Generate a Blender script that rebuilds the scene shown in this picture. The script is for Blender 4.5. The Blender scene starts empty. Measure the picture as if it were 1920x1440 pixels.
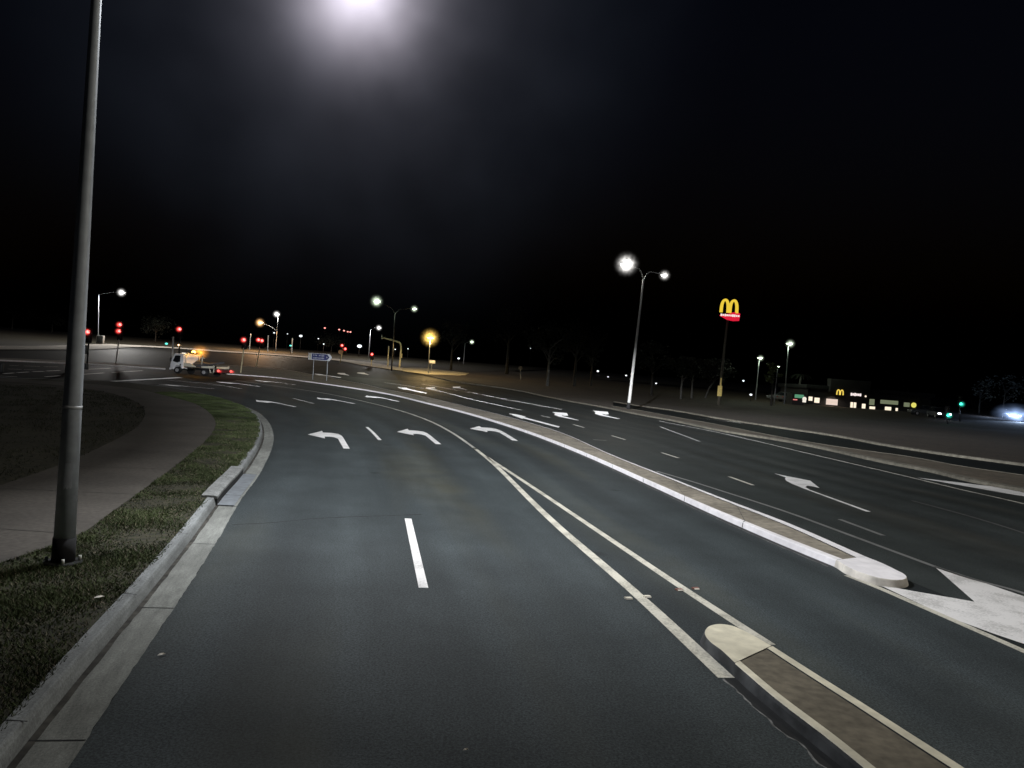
import bpy, bmesh, math, random
from mathutils import Vector, Matrix
from mathutils.geometry import tessellate_polygon
random.seed(7)
R = math.radians
SC = bpy.context.scene
COL = SC.collection
for prop, val in (('view_transform', 'Standard'), ('look', 'None'), ('exposure', 0.0)):
    try: setattr(SC.view_settings, prop, val)
    except Exception: pass
SC.cycles.use_denoising = True
SC.cycles.max_bounces = 6
SC.cycles.diffuse_bounces = 2
SC.cycles.glossy_bounces = 2
SC.cycles.volume_bounces = 0
SC.cycles.transparent_max_bounces = 24
SC.cycles.volume_step_rate = 0.5
SC.cycles.sample_clamp_indirect = 4.0

# ---------------------------------------------------------------- camera
F = 1443.0; EYE = 2.4
PITCH = -math.atan(20 / F); ROLL = R(4.29)
ROT = (Matrix.Rotation(math.pi / 2 + PITCH, 3, 'X') @ Matrix.Rotation(ROLL, 3, 'Z'))
cam_d = bpy.data.cameras.new('camera'); cam = bpy.data.objects.new('camera', cam_d); COL.objects.link(cam)
cam_d.sensor_width = 36; cam_d.lens = 36 * F / 1920; cam_d.clip_end = 3000; cam_d.clip_start = .05
cam.matrix_world = Matrix.Translation((0, 0, EYE)) @ ROT.to_4x4()
SC.camera = cam

# ---------------------------------------------------------------- survey helpers (measured on the photograph)
def rise(y): return .033 * max(0, min(y, 230) - 88)          # the land climbs gently beyond the junction
def ray(px, py): return ROT @ Vector(((px - 960) / F, -(py - 720) / F, -1))
def G(px, py, z=0):
    d = ray(px, py); o = Vector((0, 0, EYE))
    if d.z < 0:
        p = o + d * ((z - EYE) / d.z)
        if p.y < 88: return Vector((p.x, p.y))
    lo, hi = 1., 600.
    for i in range(50):
        m = (lo + hi) / 2; p = o + d * m
        if p.z > rise(p.y) + z: lo = m
        else: hi = m
    return Vector((p.x, p.y))
def GS(l, z=0): return [G(x, y, z) for x, y in l]
def P(px, py, depth):
    d = ray(px, py); return Vector((0, 0, EYE)) + d * (depth / d.y)
def gp(v): return Vector((v[0], v[1], rise(v[1])))

def resample(pts, n):
    L = [0]
    for a, b in zip(pts, pts[1:]): L.append(L[-1] + (b - a).length)
    out = []; j = 0
    for i in range(n):
        t = L[-1] * i / (n - 1)
        while j < len(L) - 2 and L[j + 1] < t: j += 1
        s = L[j + 1] - L[j]
        out.append(pts[j].lerp(pts[j + 1], (t - L[j]) / s if s else 0))
    return out
def smooth(pts, n=6):
    """Catmull-Rom through the points (chord scaled)"""
    q = [pts[0] * 2 - pts[1]] + list(pts) + [pts[-1] * 2 - pts[-2]]
    out = []
    for i in range(1, len(q) - 2):
        p0, p1, p2, p3 = q[i - 1:i + 3]
        d1 = max((p1 - p0).length, 1e-4); d2 = max((p2 - p1).length, 1e-4); d3 = max((p3 - p2).length, 1e-4)
        m1 = ((p1 - p0) / d1 * d2 + (p2 - p1) / d2 * d1) / (d1 + d2) * d2
        m2 = ((p2 - p1) / d2 * d3 + (p3 - p2) / d3 * d2) / (d2 + d3) * d2
        for k in range(n):
            t = k / n
            out.append(p1 * (2*t**3 - 3*t*t + 1) + m1 * (t**3 - 2*t*t + t) + p2 * (-2*t**3 + 3*t*t) + m2 * (t**3 - t*t))
    out.append(pts[-1]); return out
def offset(pts, d):
    """positive = to the left of travel"""
    out = []
    for i, p in enumerate(pts):
        a = pts[max(0, i - 1)]; b = pts[min(len(pts) - 1, i + 1)]
        t = (b - a).normalized(); out.append(p + Vector((-t.y, t.x)) * d)
    return out

# ---------------------------------------------------------------- materials
MATS = {}
def mat(key, col, rough=.8, var=.25, scale=6., metal=0., emit=0., ecol=None, bump=0., detail=5, col2=None, scale2=.35, var2=.2, spec=.4):
    if key in MATS: return MATS[key]
    m = bpy.data.materials.new(key); m.use_nodes = True; N = m.node_tree.nodes; L = m.node_tree.links
    b = N['Principled BSDF']; b.inputs['Roughness'].default_value = rough; b.inputs['Metallic'].default_value = metal
    b.inputs['Specular IOR Level'].default_value = spec
    tc = N.new('ShaderNodeTexCoord')
    geo = N.new('ShaderNodeNewGeometry')
    n1 = N.new('ShaderNodeTexNoise'); n1.inputs['Scale'].default_value = scale; n1.inputs['Detail'].default_value = detail
    n2 = N.new('ShaderNodeTexNoise'); n2.inputs['Scale'].default_value = scale2; n2.inputs['Detail'].default_value = 3
    L.new(geo.outputs['Position'], n1.inputs['Vector']); L.new(geo.outputs['Position'], n2.inputs['Vector'])
    r1 = N.new('ShaderNodeValToRGB'); c = Vector(col[:3]); c2 = Vector(col2[:3]) if col2 else c * (1 + var)
    r1.color_ramp.elements[0].position = .3; r1.color_ramp.elements[1].position = .7
    r1.color_ramp.elements[0].color = (*(c * (1 - var)), 1); r1.color_ramp.elements[1].color = (*c2, 1)
    L.new(n1.outputs['Fac'], r1.inputs['Fac'])
    mp = N.new('ShaderNodeMapRange'); mp.inputs['From Min'].default_value = .3; mp.inputs['From Max'].default_value = .7
    mp.inputs['To Min'].default_value = 1 - var2; mp.inputs['To Max'].default_value = 1 + var2
    L.new(n2.outputs['Fac'], mp.inputs['Value'])
    mx = N.new('ShaderNodeVectorMath'); mx.operation = 'SCALE'
    L.new(r1.outputs['Color'], mx.inputs[0]); L.new(mp.outputs['Result'], mx.inputs['Scale'])
    L.new(mx.outputs['Vector'], b.inputs['Base Color'])
    if bump:
        bn = N.new('ShaderNodeBump'); bn.inputs['Strength'].default_value = bump; bn.inputs['Distance'].default_value = .01
        L.new(n1.outputs['Fac'], bn.inputs['Height']); L.new(bn.outputs['Normal'], b.inputs['Normal'])
    if emit:
        b.inputs['Emission Color'].default_value = (*(ecol or col)[:3], 1); b.inputs['Emission Strength'].default_value = emit
    MATS[key] = m; return m

def asphalt(key, dark, light, sand, lanes=0, streak=.3, spec=.05):
    """worn asphalt; with lanes > 0 the UV map (across, along) carries wheel tracks, drips and swept sand"""
    m = bpy.data.materials.new(key); m.use_nodes = True; N = m.node_tree.nodes; L = m.node_tree.links
    b = N['Principled BSDF']; b.inputs['Roughness'].default_value = .7; b.inputs['Specular IOR Level'].default_value = spec
    geo = N.new('ShaderNodeNewGeometry')
    def noise(s, d=4, rough=.6, vec=None):
        n = N.new('ShaderNodeTexNoise'); n.inputs['Scale'].default_value = s; n.inputs['Detail'].default_value = d
        n.inputs['Roughness'].default_value = rough
        L.new(vec or geo.outputs['Position'], n.inputs['Vector']); return n.outputs['Fac']
    def mrange(v, a, b_, c, d):
        n = N.new('ShaderNodeMapRange'); L.new(v, n.inputs['Value'])
        for k, q in zip(('From Min', 'From Max', 'To Min', 'To Max'), (a, b_, c, d)): n.inputs[k].default_value = q
        return n.outputs['Result']
    def mul(a, b_):
        n = N.new('ShaderNodeMath'); n.operation = 'MULTIPLY'
        for k, q in enumerate((a, b_)):
            if isinstance(q, (int, float)): n.inputs[k].default_value = q
            else: L.new(q, n.inputs[k])
        return n.outputs[0]
    fine = noise(52, 5, .9); mid = noise(.9, 5); big = noise(.2, 3)
    r = N.new('ShaderNodeValToRGB'); r.color_ramp.elements[0].position = .40; r.color_ramp.elements[1].position = .62
    r.color_ramp.elements[0].color = (*dark, 1); r.color_ramp.elements[1].color = (*light, 1)
    L.new(fine, r.inputs['Fac'])
    gain = mrange(mid, .3, .7, .84, 1.16)
    sandf = mrange(big, .5, .72, 0, .6)
    if lanes:
        uv = N.new('ShaderNodeUVMap'); uv.uv_map = 'lane'
        sp = N.new('ShaderNodeSeparateXYZ'); L.new(uv.outputs['UV'], sp.inputs[0])
        st = N.new('ShaderNodeMapping'); st.inputs['Scale'].default_value = (lanes * 4.0, .09, 1); L.new(uv.outputs['UV'], st.inputs['Vector'])
        gain = mul(gain, mrange(noise(1.0, 4, .6, st.outputs['Vector']), .3, .7, 1 - streak, 1 + streak))
        # two wheel tracks per lane, polished a little darker
        sn = N.new('ShaderNodeMath'); sn.operation = 'SINE'; L.new(mul(sp.outputs['X'], lanes * 4 * math.pi), sn.inputs[0])
        gain = mul(gain, mrange(sn.outputs[0], -1, 1, .86, 1.12))
        s2 = N.new('ShaderNodeMapping'); s2.inputs['Scale'].default_value = (lanes * 1.5, .05, 1); s2.inputs['Location'].default_value = (.37, .2, 0); L.new(uv.outputs['UV'], s2.inputs['Vector'])
        sandf = mul(mrange(noise(1.0, 2, .5, s2.outputs['Vector']), .5, .7, 0, .62), mrange(noise(.6, 3), .3, .6, .3, 1))
        # oil drips
        vo = N.new('ShaderNodeTexVoronoi'); vo.inputs['Scale'].default_value = .55; L.new(geo.outputs['Position'], vo.inputs['Vector'])
        gain = mul(gain, mrange(vo.outputs['Distance'], .03, .09, .55, 1))
    mx = N.new('ShaderNodeMixRGB'); mx.blend_type = 'MIX'; L.new(sandf, mx.inputs['Fac'])
    mx.inputs['Color2'].default_value = (*sand, 1); L.new(r.outputs['Color'], mx.inputs['Color1'])
    sc = N.new('ShaderNodeVectorMath'); sc.operation = 'SCALE'
    L.new(mx.outputs['Color'], sc.inputs[0]); L.new(gain, sc.inputs['Scale']); L.new(sc.outputs['Vector'], b.inputs['Base Color'])
    bn = N.new('ShaderNodeBump'); bn.inputs['Strength'].default_value = .2; bn.inputs['Distance'].default_value = .004
    L.new(fine, bn.inputs['Height']); L.new(bn.outputs['Normal'], b.inputs['Normal'])
    return m
M_ASPH = asphalt('asphalt', (.010, .012, .013), (.036, .041, .042), (.04, .036, .028))
M_ASPH_L = asphalt('left_lane_asphalt', (.010, .0138, .0152), (.064, .076, .080), (.060, .060, .044), 3, .18, .2)
M_ASPH_R = asphalt('main_road_asphalt', (.012, .015, .0155), (.060, .068, .066), (.050, .049, .042), 4, .18, .15)

def paint(key, col, wear=.5):
    """thermoplastic road paint: worn through to the asphalt in specks"""
    if key in MATS: return MATS[key]
    m = bpy.data.materials.new(key); m.use_nodes = True; N = m.node_tree.nodes; L = m.node_tree.links
    b = N['Principled BSDF']; b.inputs['Roughness'].default_value = .6
    b.inputs['Sheen Weight'].default_value = .3; b.inputs['Sheen Roughness'].default_value = .35     # glass beads
    geo = N.new('ShaderNodeNewGeometry')
    n = N.new('ShaderNodeTexNoise'); n.inputs['Scale'].default_value = 34; n.inputs['Detail'].default_value = 6; n.inputs['Roughness'].default_value = .7
    n2 = N.new('ShaderNodeTexNoise'); n2.inputs['Scale'].default_value = 2.2; n2.inputs['Detail'].default_value = 4
    for q in (n, n2): L.new(geo.outputs['Position'], q.inputs['Vector'])
    ad = N.new('ShaderNodeMath'); ad.operation = 'ADD'; L.new(n.outputs['Fac'], ad.inputs[0]); L.new(n2.outputs['Fac'], ad.inputs[1])
    r = N.new('ShaderNodeValToRGB'); e = r.color_ramp.elements
    e[0].position = .36 + .1 * wear; e[1].position = .44 + .12 * wear
    e[0].color = (col[0] * (1 - .6 * wear), col[1] * (1 - .6 * wear), col[2] * (1 - .62 * wear), 1); e[1].color = (*col, 1)
    hv = N.new('ShaderNodeMath'); hv.operation = 'MULTIPLY'; hv.inputs[1].default_value = .5
    L.new(ad.outputs[0], hv.inputs[0]); L.new(hv.outputs[0], r.inputs['Fac']); L.new(r.outputs['Color'], b.inputs['Base Color'])
    MATS[key] = m; return m

def lamp_mat(key, col, strength):
    if key in MATS: return MATS[key]
    m = bpy.data.materials.new(key); m.use_nodes = True; N = m.node_tree.nodes; L = m.node_tree.links
    N.remove(N['Principled BSDF']); e = N.new('ShaderNodeEmission')
    n = N.new('ShaderNodeTexNoise'); n.inputs['Scale'].default_value = 3
    r = N.new('ShaderNodeValToRGB'); r.color_ramp.elements[0].color = (*[c * .8 for c in col], 1); r.color_ramp.elements[1].color = (*col, 1)
    L.new(n.outputs['Fac'], r.inputs['Fac']); L.new(r.outputs['Color'], e.inputs['Color'])
    e.inputs['Strength'].default_value = strength
    L.new(e.outputs[0], N['Material Output'].inputs['Surface']); MATS[key] = m; return m

def bloom_mat(key, col, strength, power=4.0, noise=0., nscale=2.5, core=None, corew=6., outer=None):
    """bloom put round a lamp: an emissive volume that glows most at its centre (object space, radius 1)"""
    if key in MATS: return MATS[key]
    m = bpy.data.materials.new(key); m.use_nodes = True; N = m.node_tree.nodes; L = m.node_tree.links
    N.remove(N['Principled BSDF'])
    tc = N.new('ShaderNodeTexCoord')
    ln = N.new('ShaderNodeVectorMath'); ln.operation = 'LENGTH'; L.new(tc.outputs['Object'], ln.inputs[0])
    s = N.new('ShaderNodeMath'); s.operation = 'SUBTRACT'; s.use_clamp = True; s.inputs[0].default_value = 1; L.new(ln.outputs['Value'], s.inputs[1])
    p = N.new('ShaderNodeMath'); p.operation = 'POWER'; p.inputs[1].default_value = power; L.new(s.outputs[0], p.inputs[0])
    k = N.new('ShaderNodeMath'); k.operation = 'MULTIPLY'; k.inputs[1].default_value = strength; L.new(p.outputs[0], k.inputs[0])
    out = k.outputs[0]
    if core:
        p2 = N.new('ShaderNodeMath'); p2.operation = 'POWER'; p2.inputs[1].default_value = corew; L.new(s.outputs[0], p2.inputs[0])
        k2 = N.new('ShaderNodeMath'); k2.operation = 'MULTIPLY_ADD'; k2.inputs[1].default_value = core
        L.new(p2.outputs[0], k2.inputs[0]); L.new(out, k2.inputs[2]); out = k2.outputs[0]
    if noise:
        n = N.new('ShaderNodeTexNoise'); n.inputs['Scale'].default_value = nscale; n.inputs['Detail'].default_value = 3
        L.new(tc.outputs['Object'], n.inputs['Vector'])
        mp = N.new('ShaderNodeMapRange'); mp.inputs['From Min'].default_value = .35; mp.inputs['From Max'].default_value = .65
        mp.inputs['To Min'].default_value = 1 - noise; mp.inputs['To Max'].default_value = 1 + noise
        L.new(n.outputs['Fac'], mp.inputs['Value'])
        k3 = N.new('ShaderNodeMath'); k3.operation = 'MULTIPLY'; L.new(out, k3.inputs[0]); L.new(mp.outputs['Result'], k3.inputs[1]); out = k3.outputs[0]
    e = N.new('ShaderNodeEmission'); e.inputs['Color'].default_value = (*col, 1); L.new(out, e.inputs['Strength'])
    if outer:
        cr = N.new('ShaderNodeValToRGB'); cr.color_ramp.elements[0].color = (*outer, 1); cr.color_ramp.elements[1].color = (*col, 1)
        cr.color_ramp.elements[0].position = .35; cr.color_ramp.elements[1].position = .85; L.new(s.outputs[0], cr.inputs['Fac']); L.new(cr.outputs['Color'], e.inputs['Color'])
    L.new(e.outputs[0], N['Material Output'].inputs['Volume']); MATS[key] = m; return m

M_EARTH = mat('dark_earth', (.045, .042, .034), .95, .4, 3)
M_GRASS = mat('verge_turf', (.045, .050, .026), .95, .5, 14, col2=(.085, .078, .045), bump=.8)
M_GRASSD = mat('dark_turf', (.030, .031, .02), .95, .5, 9, col2=(.055, .05, .03), bump=.8)
M_GRASSB = mat('dry_brown_turf', (.040, .028, .018), .95, .45, 5, col2=(.066, .047, .031), bump=.8)
M_GRASSM = mat('median_turf', (.16, .15, .105), .95, .4, 6, col2=(.24, .22, .16))
M_CONC = mat('kerb_concrete', (.24, .24, .215), .85, .35, 14, bump=.2, scale2=1.3, var2=.3)
M_KERB = mat('kerb_top_concrete', (.25, .26, .25), .85, .35, 16, bump=.2, scale2=1.8, var2=.3)
M_PATH = mat('footpath_concrete', (.082, .073, .063), .9, .2, 16, scale2=.6, var2=.22, bump=.15)
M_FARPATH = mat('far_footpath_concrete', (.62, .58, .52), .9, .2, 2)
M_PAINT = paint('road_paint', (.80, .78, .77), .58)
M_PAINTW = paint('worn_road_paint', (.60, .57, .48), .75)
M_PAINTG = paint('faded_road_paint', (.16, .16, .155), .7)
M_KWHITE = mat('white_kerb_paint', (.84, .81, .825), .6, .1, 5, scale2=1.1, var2=.08)
M_KCREAM = mat('cream_kerb_paint', (.66, .61, .47), .65, .16, 7, scale2=1.7, var2=.14, bump=.3)
M_KSIDE = mat('shaded_scuffed_side', (.025, .027, .03), .8, .5, 4, col2=(.10, .105, .11))  # shade of the island's side put into the colour; also serves dark joints
M_INFILL = mat('island_infill', (.12, .103, .075), .95, .3, 10, scale2=1.2, var2=.25, bump=.4)
M_MEDIN = mat('median_infill', (.23, .205, .165), .9, .3, 7, scale2=.8, var2=.25, bump=.3)
M_GALV = mat('galvanised_steel', (.30, .32, .345), .6, .14, 8, metal=.2)
M_DARK = mat('dark_metal', (.03, .03, .032), .5, .2, 6)
M_BLACK = mat('black_rubber', (.012, .012, .013), .85, .3, 8)
M_YPOST = mat('yellow_lit_post', (.80, .72, .48), .6, .12, 5)  # galvanised posts, the lamps' yellow light put into their colour
M_WPOST = mat('pale_post_paint', (.78, .77, .74), .6, .1, 5)

# ---------------------------------------------------------------- mesh builder
class MB:
    def __init__(s): s.v = []; s.f = []; s.sm = []
    def add(s, vs, fs, smooth=False):
        o = len(s.v); s.v += [tuple(q) for q in vs]; s.f += [tuple(i + o for i in f) for f in fs]; s.sm += [smooth] * len(fs); return s
    def box(s, c, d, rz=0, bev=0):
        x, y, z = [q / 2 for q in d]; c = Vector(c); ca, sa = math.cos(rz), math.sin(rz)
        def tr(a, b_, e): return (c.x + a * ca - b_ * sa, c.y + a * sa + b_ * ca, c.z + e)
        if not bev:
            vs = [tr(*q) for q in ((-x,-y,-z),(x,-y,-z),(x,y,-z),(-x,y,-z),(-x,-y,z),(x,-y,z),(x,y,z),(-x,y,z))]
            return s.add(vs, [(3,2,1,0),(4,5,6,7),(0,1,5,4),(1,2,6,5),(2,3,7,6),(3,0,4,7)])
        bm = bmesh.new(); bmesh.ops.create_cube(bm, size=1)
        for v in bm.verts: v.co = Vector((v.co.x * d[0], v.co.y * d[1], v.co.z * d[2]))
        bmesh.ops.bevel(bm, geom=bm.edges[:], offset=bev, segments=2, affect='EDGES', profile=.5)
        bm.verts.index_update()
        s.add([tr(*v.co) for v in bm.verts], [[v.index for v in f.verts] for f in bm.faces], True); bm.free(); return s
    def tube(s, pts, rads, n=12, cap=True):
        pts = [Vector(p) for p in pts]
        if not hasattr(rads, '__len__'): rads = [rads] * len(pts)
        vs = []; fs = []; ref = None
        for i, p in enumerate(pts):
            t = (pts[min(i + 1, len(pts) - 1)] - pts[max(i - 1, 0)]).normalized()
            if ref is None: ref = Vector((1, 0, 0)) if abs(t.x) < .9 else Vector((0, 1, 0))
            u = (ref - t * ref.dot(t)).normalized(); w = t.cross(u); ref = u
            for k in range(n):
                a = 2 * math.pi * k / n; vs.append(p + (u * math.cos(a) + w * math.sin(a)) * rads[i])
        for i in range(len(pts) - 1):
            for k in range(n):
                a = i * n + k; b = i * n + (k + 1) % n; fs.append((a, b, b + n, a + n))
        s.add(vs, fs, True)
        if cap:
            o = len(s.v) - len(vs); s.f += [tuple(o + k for k in range(n))[::-1], tuple(o + (len(pts) - 1) * n + k for k in range(n))]; s.sm += [False, False]
        return s
    def sphere(s, c, r, n=10, m=7, sq=(1, 1, 1)):
        c = Vector(c); vs = [c + Vector((0, 0, r * sq[2]))]; fs = []
        for i in range(1, m):
            a = math.pi * i / m
            for k in range(n):
                b = 2 * math.pi * k / n; vs.append(c + Vector((r*sq[0]*math.sin(a)*math.cos(b), r*sq[1]*math.sin(a)*math.sin(b), r*sq[2]*math.cos(a))))
        vs.append(c - Vector((0, 0, r * sq[2])))
        for k in range(n): fs.append((0, 1 + k, 1 + (k + 1) % n))
        for i in range(m - 2):
            for k in range(n): a = 1 + i * n + k; b = 1 + i * n + (k + 1) % n; fs.append((a, a + n, b + n, b))
        l = len(vs) - 1; o = 1 + (m - 2) * n
        for k in range(n): fs.append((l, o + (k + 1) % n, o + k))
        return s.add(vs, fs, True)
    def prism(s, poly, axis, a0, a1):
        """poly in the two other axes, extruded along axis ('x','y','z')"""
        def mk(u, v, a): return {'x': (a, u, v), 'y': (u, a, v), 'z': (u, v, a)}[axis]
        n = len(poly); vs = [mk(u, v, a0) for u, v in poly] + [mk(u, v, a1) for u, v in poly]
        fs = [tuple(range(n))[::-1], tuple(range(n, 2 * n))] + [(i, (i + 1) % n, (i + 1) % n + n, i + n) for i in range(n)]
        return s.add(vs, fs)
    def quads(s, A, B):
        n = len(A); return s.add(list(A) + list(B), [(i, i + 1, n + i + 1, n + i) for i in range(n - 1)])
    def build(s, name, m, parent=None, org=None, bevel=0):
        me = bpy.data.meshes.new(name); o_ = org if org is not None else (parent.location if parent is not None and parent.type == 'EMPTY' and org is None and parent.get('_world') else None)
        vs = s.v if o_ is None else [(a - o_[0], b - o_[1], c - o_[2]) for a, b, c in s.v]
        me.from_pydata(vs, [], s.f); me.polygons.foreach_set('use_smooth', s.sm)
        bm = bmesh.new(); bm.from_mesh(me); bmesh.ops.recalc_face_normals(bm, faces=bm.faces[:]); bm.to_mesh(me); bm.free()
        me.update(); me.materials.append(m)
        o = bpy.data.objects.new(name, me); COL.objects.link(o); o.parent = parent
        if o_ is not None and parent is None: o.location = o_
        if bevel:
            md = o.modifiers.new('bevel', 'BEVEL'); md.width = bevel; md.segments = 2; md.limit_method = 'ANGLE'
        return o

def tag(o, label=None, cat=None, group=None, kind=None):
    if label: o['label'] = label
    if cat: o['category'] = cat
    if group: o['group'] = group
    if kind: o['kind'] = kind
    return o
def thing(name, label, cat, loc, rz=0, group=None, world=True):
    """an Empty at the base; with world=True its parts are given in world coordinates"""
    o = bpy.data.objects.new(name, None); COL.objects.link(o); o.empty_display_size = .3
    o.location = loc; o.rotation_euler = (0, 0, rz); tag(o, label, cat, group)
    WORLD[o.name] = world; return o
WORLD = {}
def part(mb, name, m, t, label=None, bevel=0):
    org = t.location if t.type == 'EMPTY' and WORLD.get(t.name) else None
    if org is None and t.type == 'MESH' and t.parent is not None and WORLD.get(t.parent.name): org = t.parent.location
    o = mb.build(name, m, t, org=org if org is not None else (0, 0, 0), bevel=bevel)
    if label: o['label'] = label
    return o
HALO_ME = None
def halo(parent, at, radius, m, name='lamp_bloom'):
    """lamp bloom put in as a glowing sphere, centred on it"""
    global HALO_ME
    if HALO_ME is None:
        mb = MB(); mb.sphere((0, 0, 0), 1, 20, 12); HALO_ME = mb
    me = bpy.data.meshes.new(name); me.from_pydata(HALO_ME.v, [], HALO_ME.f); me.materials.append(m)
    o = bpy.data.objects.new(name, me); COL.objects.link(o); o.parent = parent
    l = Vector(at) + Vector((0, -.35 * radius, -.05))
    root = parent
    while root is not None and root.type != 'EMPTY': root = root.parent
    if root is not None and WORLD.get(root.name): l = l - root.location
    o.location = l; o.scale = (radius * .9,) * 3
    return o
def spot(name, loc, power, col, size=150, aim=None, blend=.7, rad=.15):
    l = bpy.data.lights.new(name, 'SPOT'); l.energy = power; l.color = col; l.spot_size = R(size); l.spot_blend = blend; l.shadow_soft_size = rad
    o = bpy.data.objects.new(name, l); COL.objects.link(o); o.location = loc
    d = (Vector(aim) - Vector(loc)) if aim else Vector((0, 0, -1))
    o.rotation_euler = d.to_track_quat('-Z', 'Y').to_euler(); return o

def street_light(name, loc, power, col, k=2.2, cmin=.3, shield=0., rad=.12, back=0.):
    """road luminaire: wide throw along the road, nothing above the horizontal; shield cuts the light on the -x side"""
    l = bpy.data.lights.new(name, 'POINT'); l.energy = power; l.color = col; l.shadow_soft_size = rad; l.use_nodes = True
    N = l.node_tree.nodes; L = l.node_tree.links; e = N['Emission']
    tc = N.new('ShaderNodeTexCoord'); sx = N.new('ShaderNodeSeparateXYZ'); L.new(tc.outputs['Normal'], sx.inputs[0])
    def mth(op, a, b=None, clamp=False):
        n = N.new('ShaderNodeMath'); n.operation = op; n.use_clamp = clamp
        for i, q in enumerate((a, b)):
            if q is None: continue
            if isinstance(q, (int, float)): n.inputs[i].default_value = q
            else: L.new(q, n.inputs[i])
        return n.outputs[0]
    c = mth('MULTIPLY', sx.outputs['Z'], -1.0)
    cut = mth('MULTIPLY', mth('SUBTRACT', c, .045), 13.0, True)
    st = mth('MULTIPLY', cut, mth('POWER', mth('MAXIMUM', c, cmin), -k))
    if back:
        sy = mth('MULTIPLY_ADD', sx.outputs['Y'], 2.4); sy.node.inputs[2].default_value = 1.6; sy.node.use_clamp = True
        st = mth('MULTIPLY', st, mth('ADD', mth('MULTIPLY', sy, back), 1 - back))
    if shield:
        sh = mth('MULTIPLY_ADD', sx.outputs['X'], 2.6); sh.node.inputs[2].default_value = 1.32; sh.node.use_clamp = True
        st = mth('MULTIPLY', st, mth('ADD', mth('MULTIPLY', sh, shield), 1 - shield))
        rs = mth('MULTIPLY_ADD', sx.outputs['X'], -2.6); rs.node.inputs[2].default_value = 2.1; rs.node.use_clamp = True
        st = mth('MULTIPLY', st, mth('ADD', mth('MULTIPLY', rs, .72), .28))
    L.new(st, e.inputs['Strength'])
    o = bpy.data.objects.new(name, l); COL.objects.link(o); o.location = loc; return o
def sheet(name, pts, z, m, parent=None, kind=None):
    """a flat-laid surface: polygon following the rise of the land, z above it"""
    bm = bmesh.new(); vs = [bm.verts.new((p[0], p[1], 0)) for p in pts]
    for tri in tessellate_polygon([[Vector((p[0], p[1], 0)) for p in pts]]):
        try: bm.faces.new([vs[i] for i in tri])
        except ValueError: pass
    for yb in (88, 230):
        bmesh.ops.bisect_plane(bm, geom=bm.verts[:] + bm.edges[:] + bm.faces[:], plane_co=(0, yb, 0), plane_no=(0, 1, 0))
    for v in bm.verts: v.co.z = rise(v.co.y) + z
    bmesh.ops.recalc_face_normals(bm, faces=bm.faces[:])
    if sum(f.normal.z for f in bm.faces) < 0: bmesh.ops.reverse_faces(bm, faces=bm.faces[:])
    me = bpy.data.meshes.new(name); bm.to_mesh(me); bm.free(); me.materials.append(m)
    o = bpy.data.objects.new(name, me); COL.objects.link(o); o.parent = parent
    if kind: o['kind'] = kind
    return o
def strip(name, rows, m, parent=None, world_org=None):
    """rows of 3D points running along a line; UV map 'lane' = (across, metres along)"""
    n = len(rows[0]); vs = [p for r_ in rows for p in r_]; fs = [(j*n+i, j*n+i+1, (j+1)*n+i+1, (j+1)*n+i) for j in range(len(rows)-1) for i in range(n-1)]
    al = [0]
    for a, b in zip(rows[0], rows[0][1:]): al.append(al[-1] + (Vector(b) - Vector(a)).length)
    ac = [0]
    for j in range(1, len(rows)): ac.append(ac[-1] + (Vector(rows[j][n//2]) - Vector(rows[j-1][n//2])).length)
    me = bpy.data.meshes.new(name); me.from_pydata(vs, [], fs); ul = me.uv_layers.new(name='lane')
    for l in me.loops: ul.data[l.index].uv = (ac[l.vertex_index // n], al[l.vertex_index % n])
    bm = bmesh.new(); bm.from_mesh(me); bmesh.ops.recalc_face_normals(bm, faces=bm.faces[:]); bm.to_mesh(me); bm.free()
    me.materials.append(m); o = bpy.data.objects.new(name, me); COL.objects.link(o); o.parent = parent; return o
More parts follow.
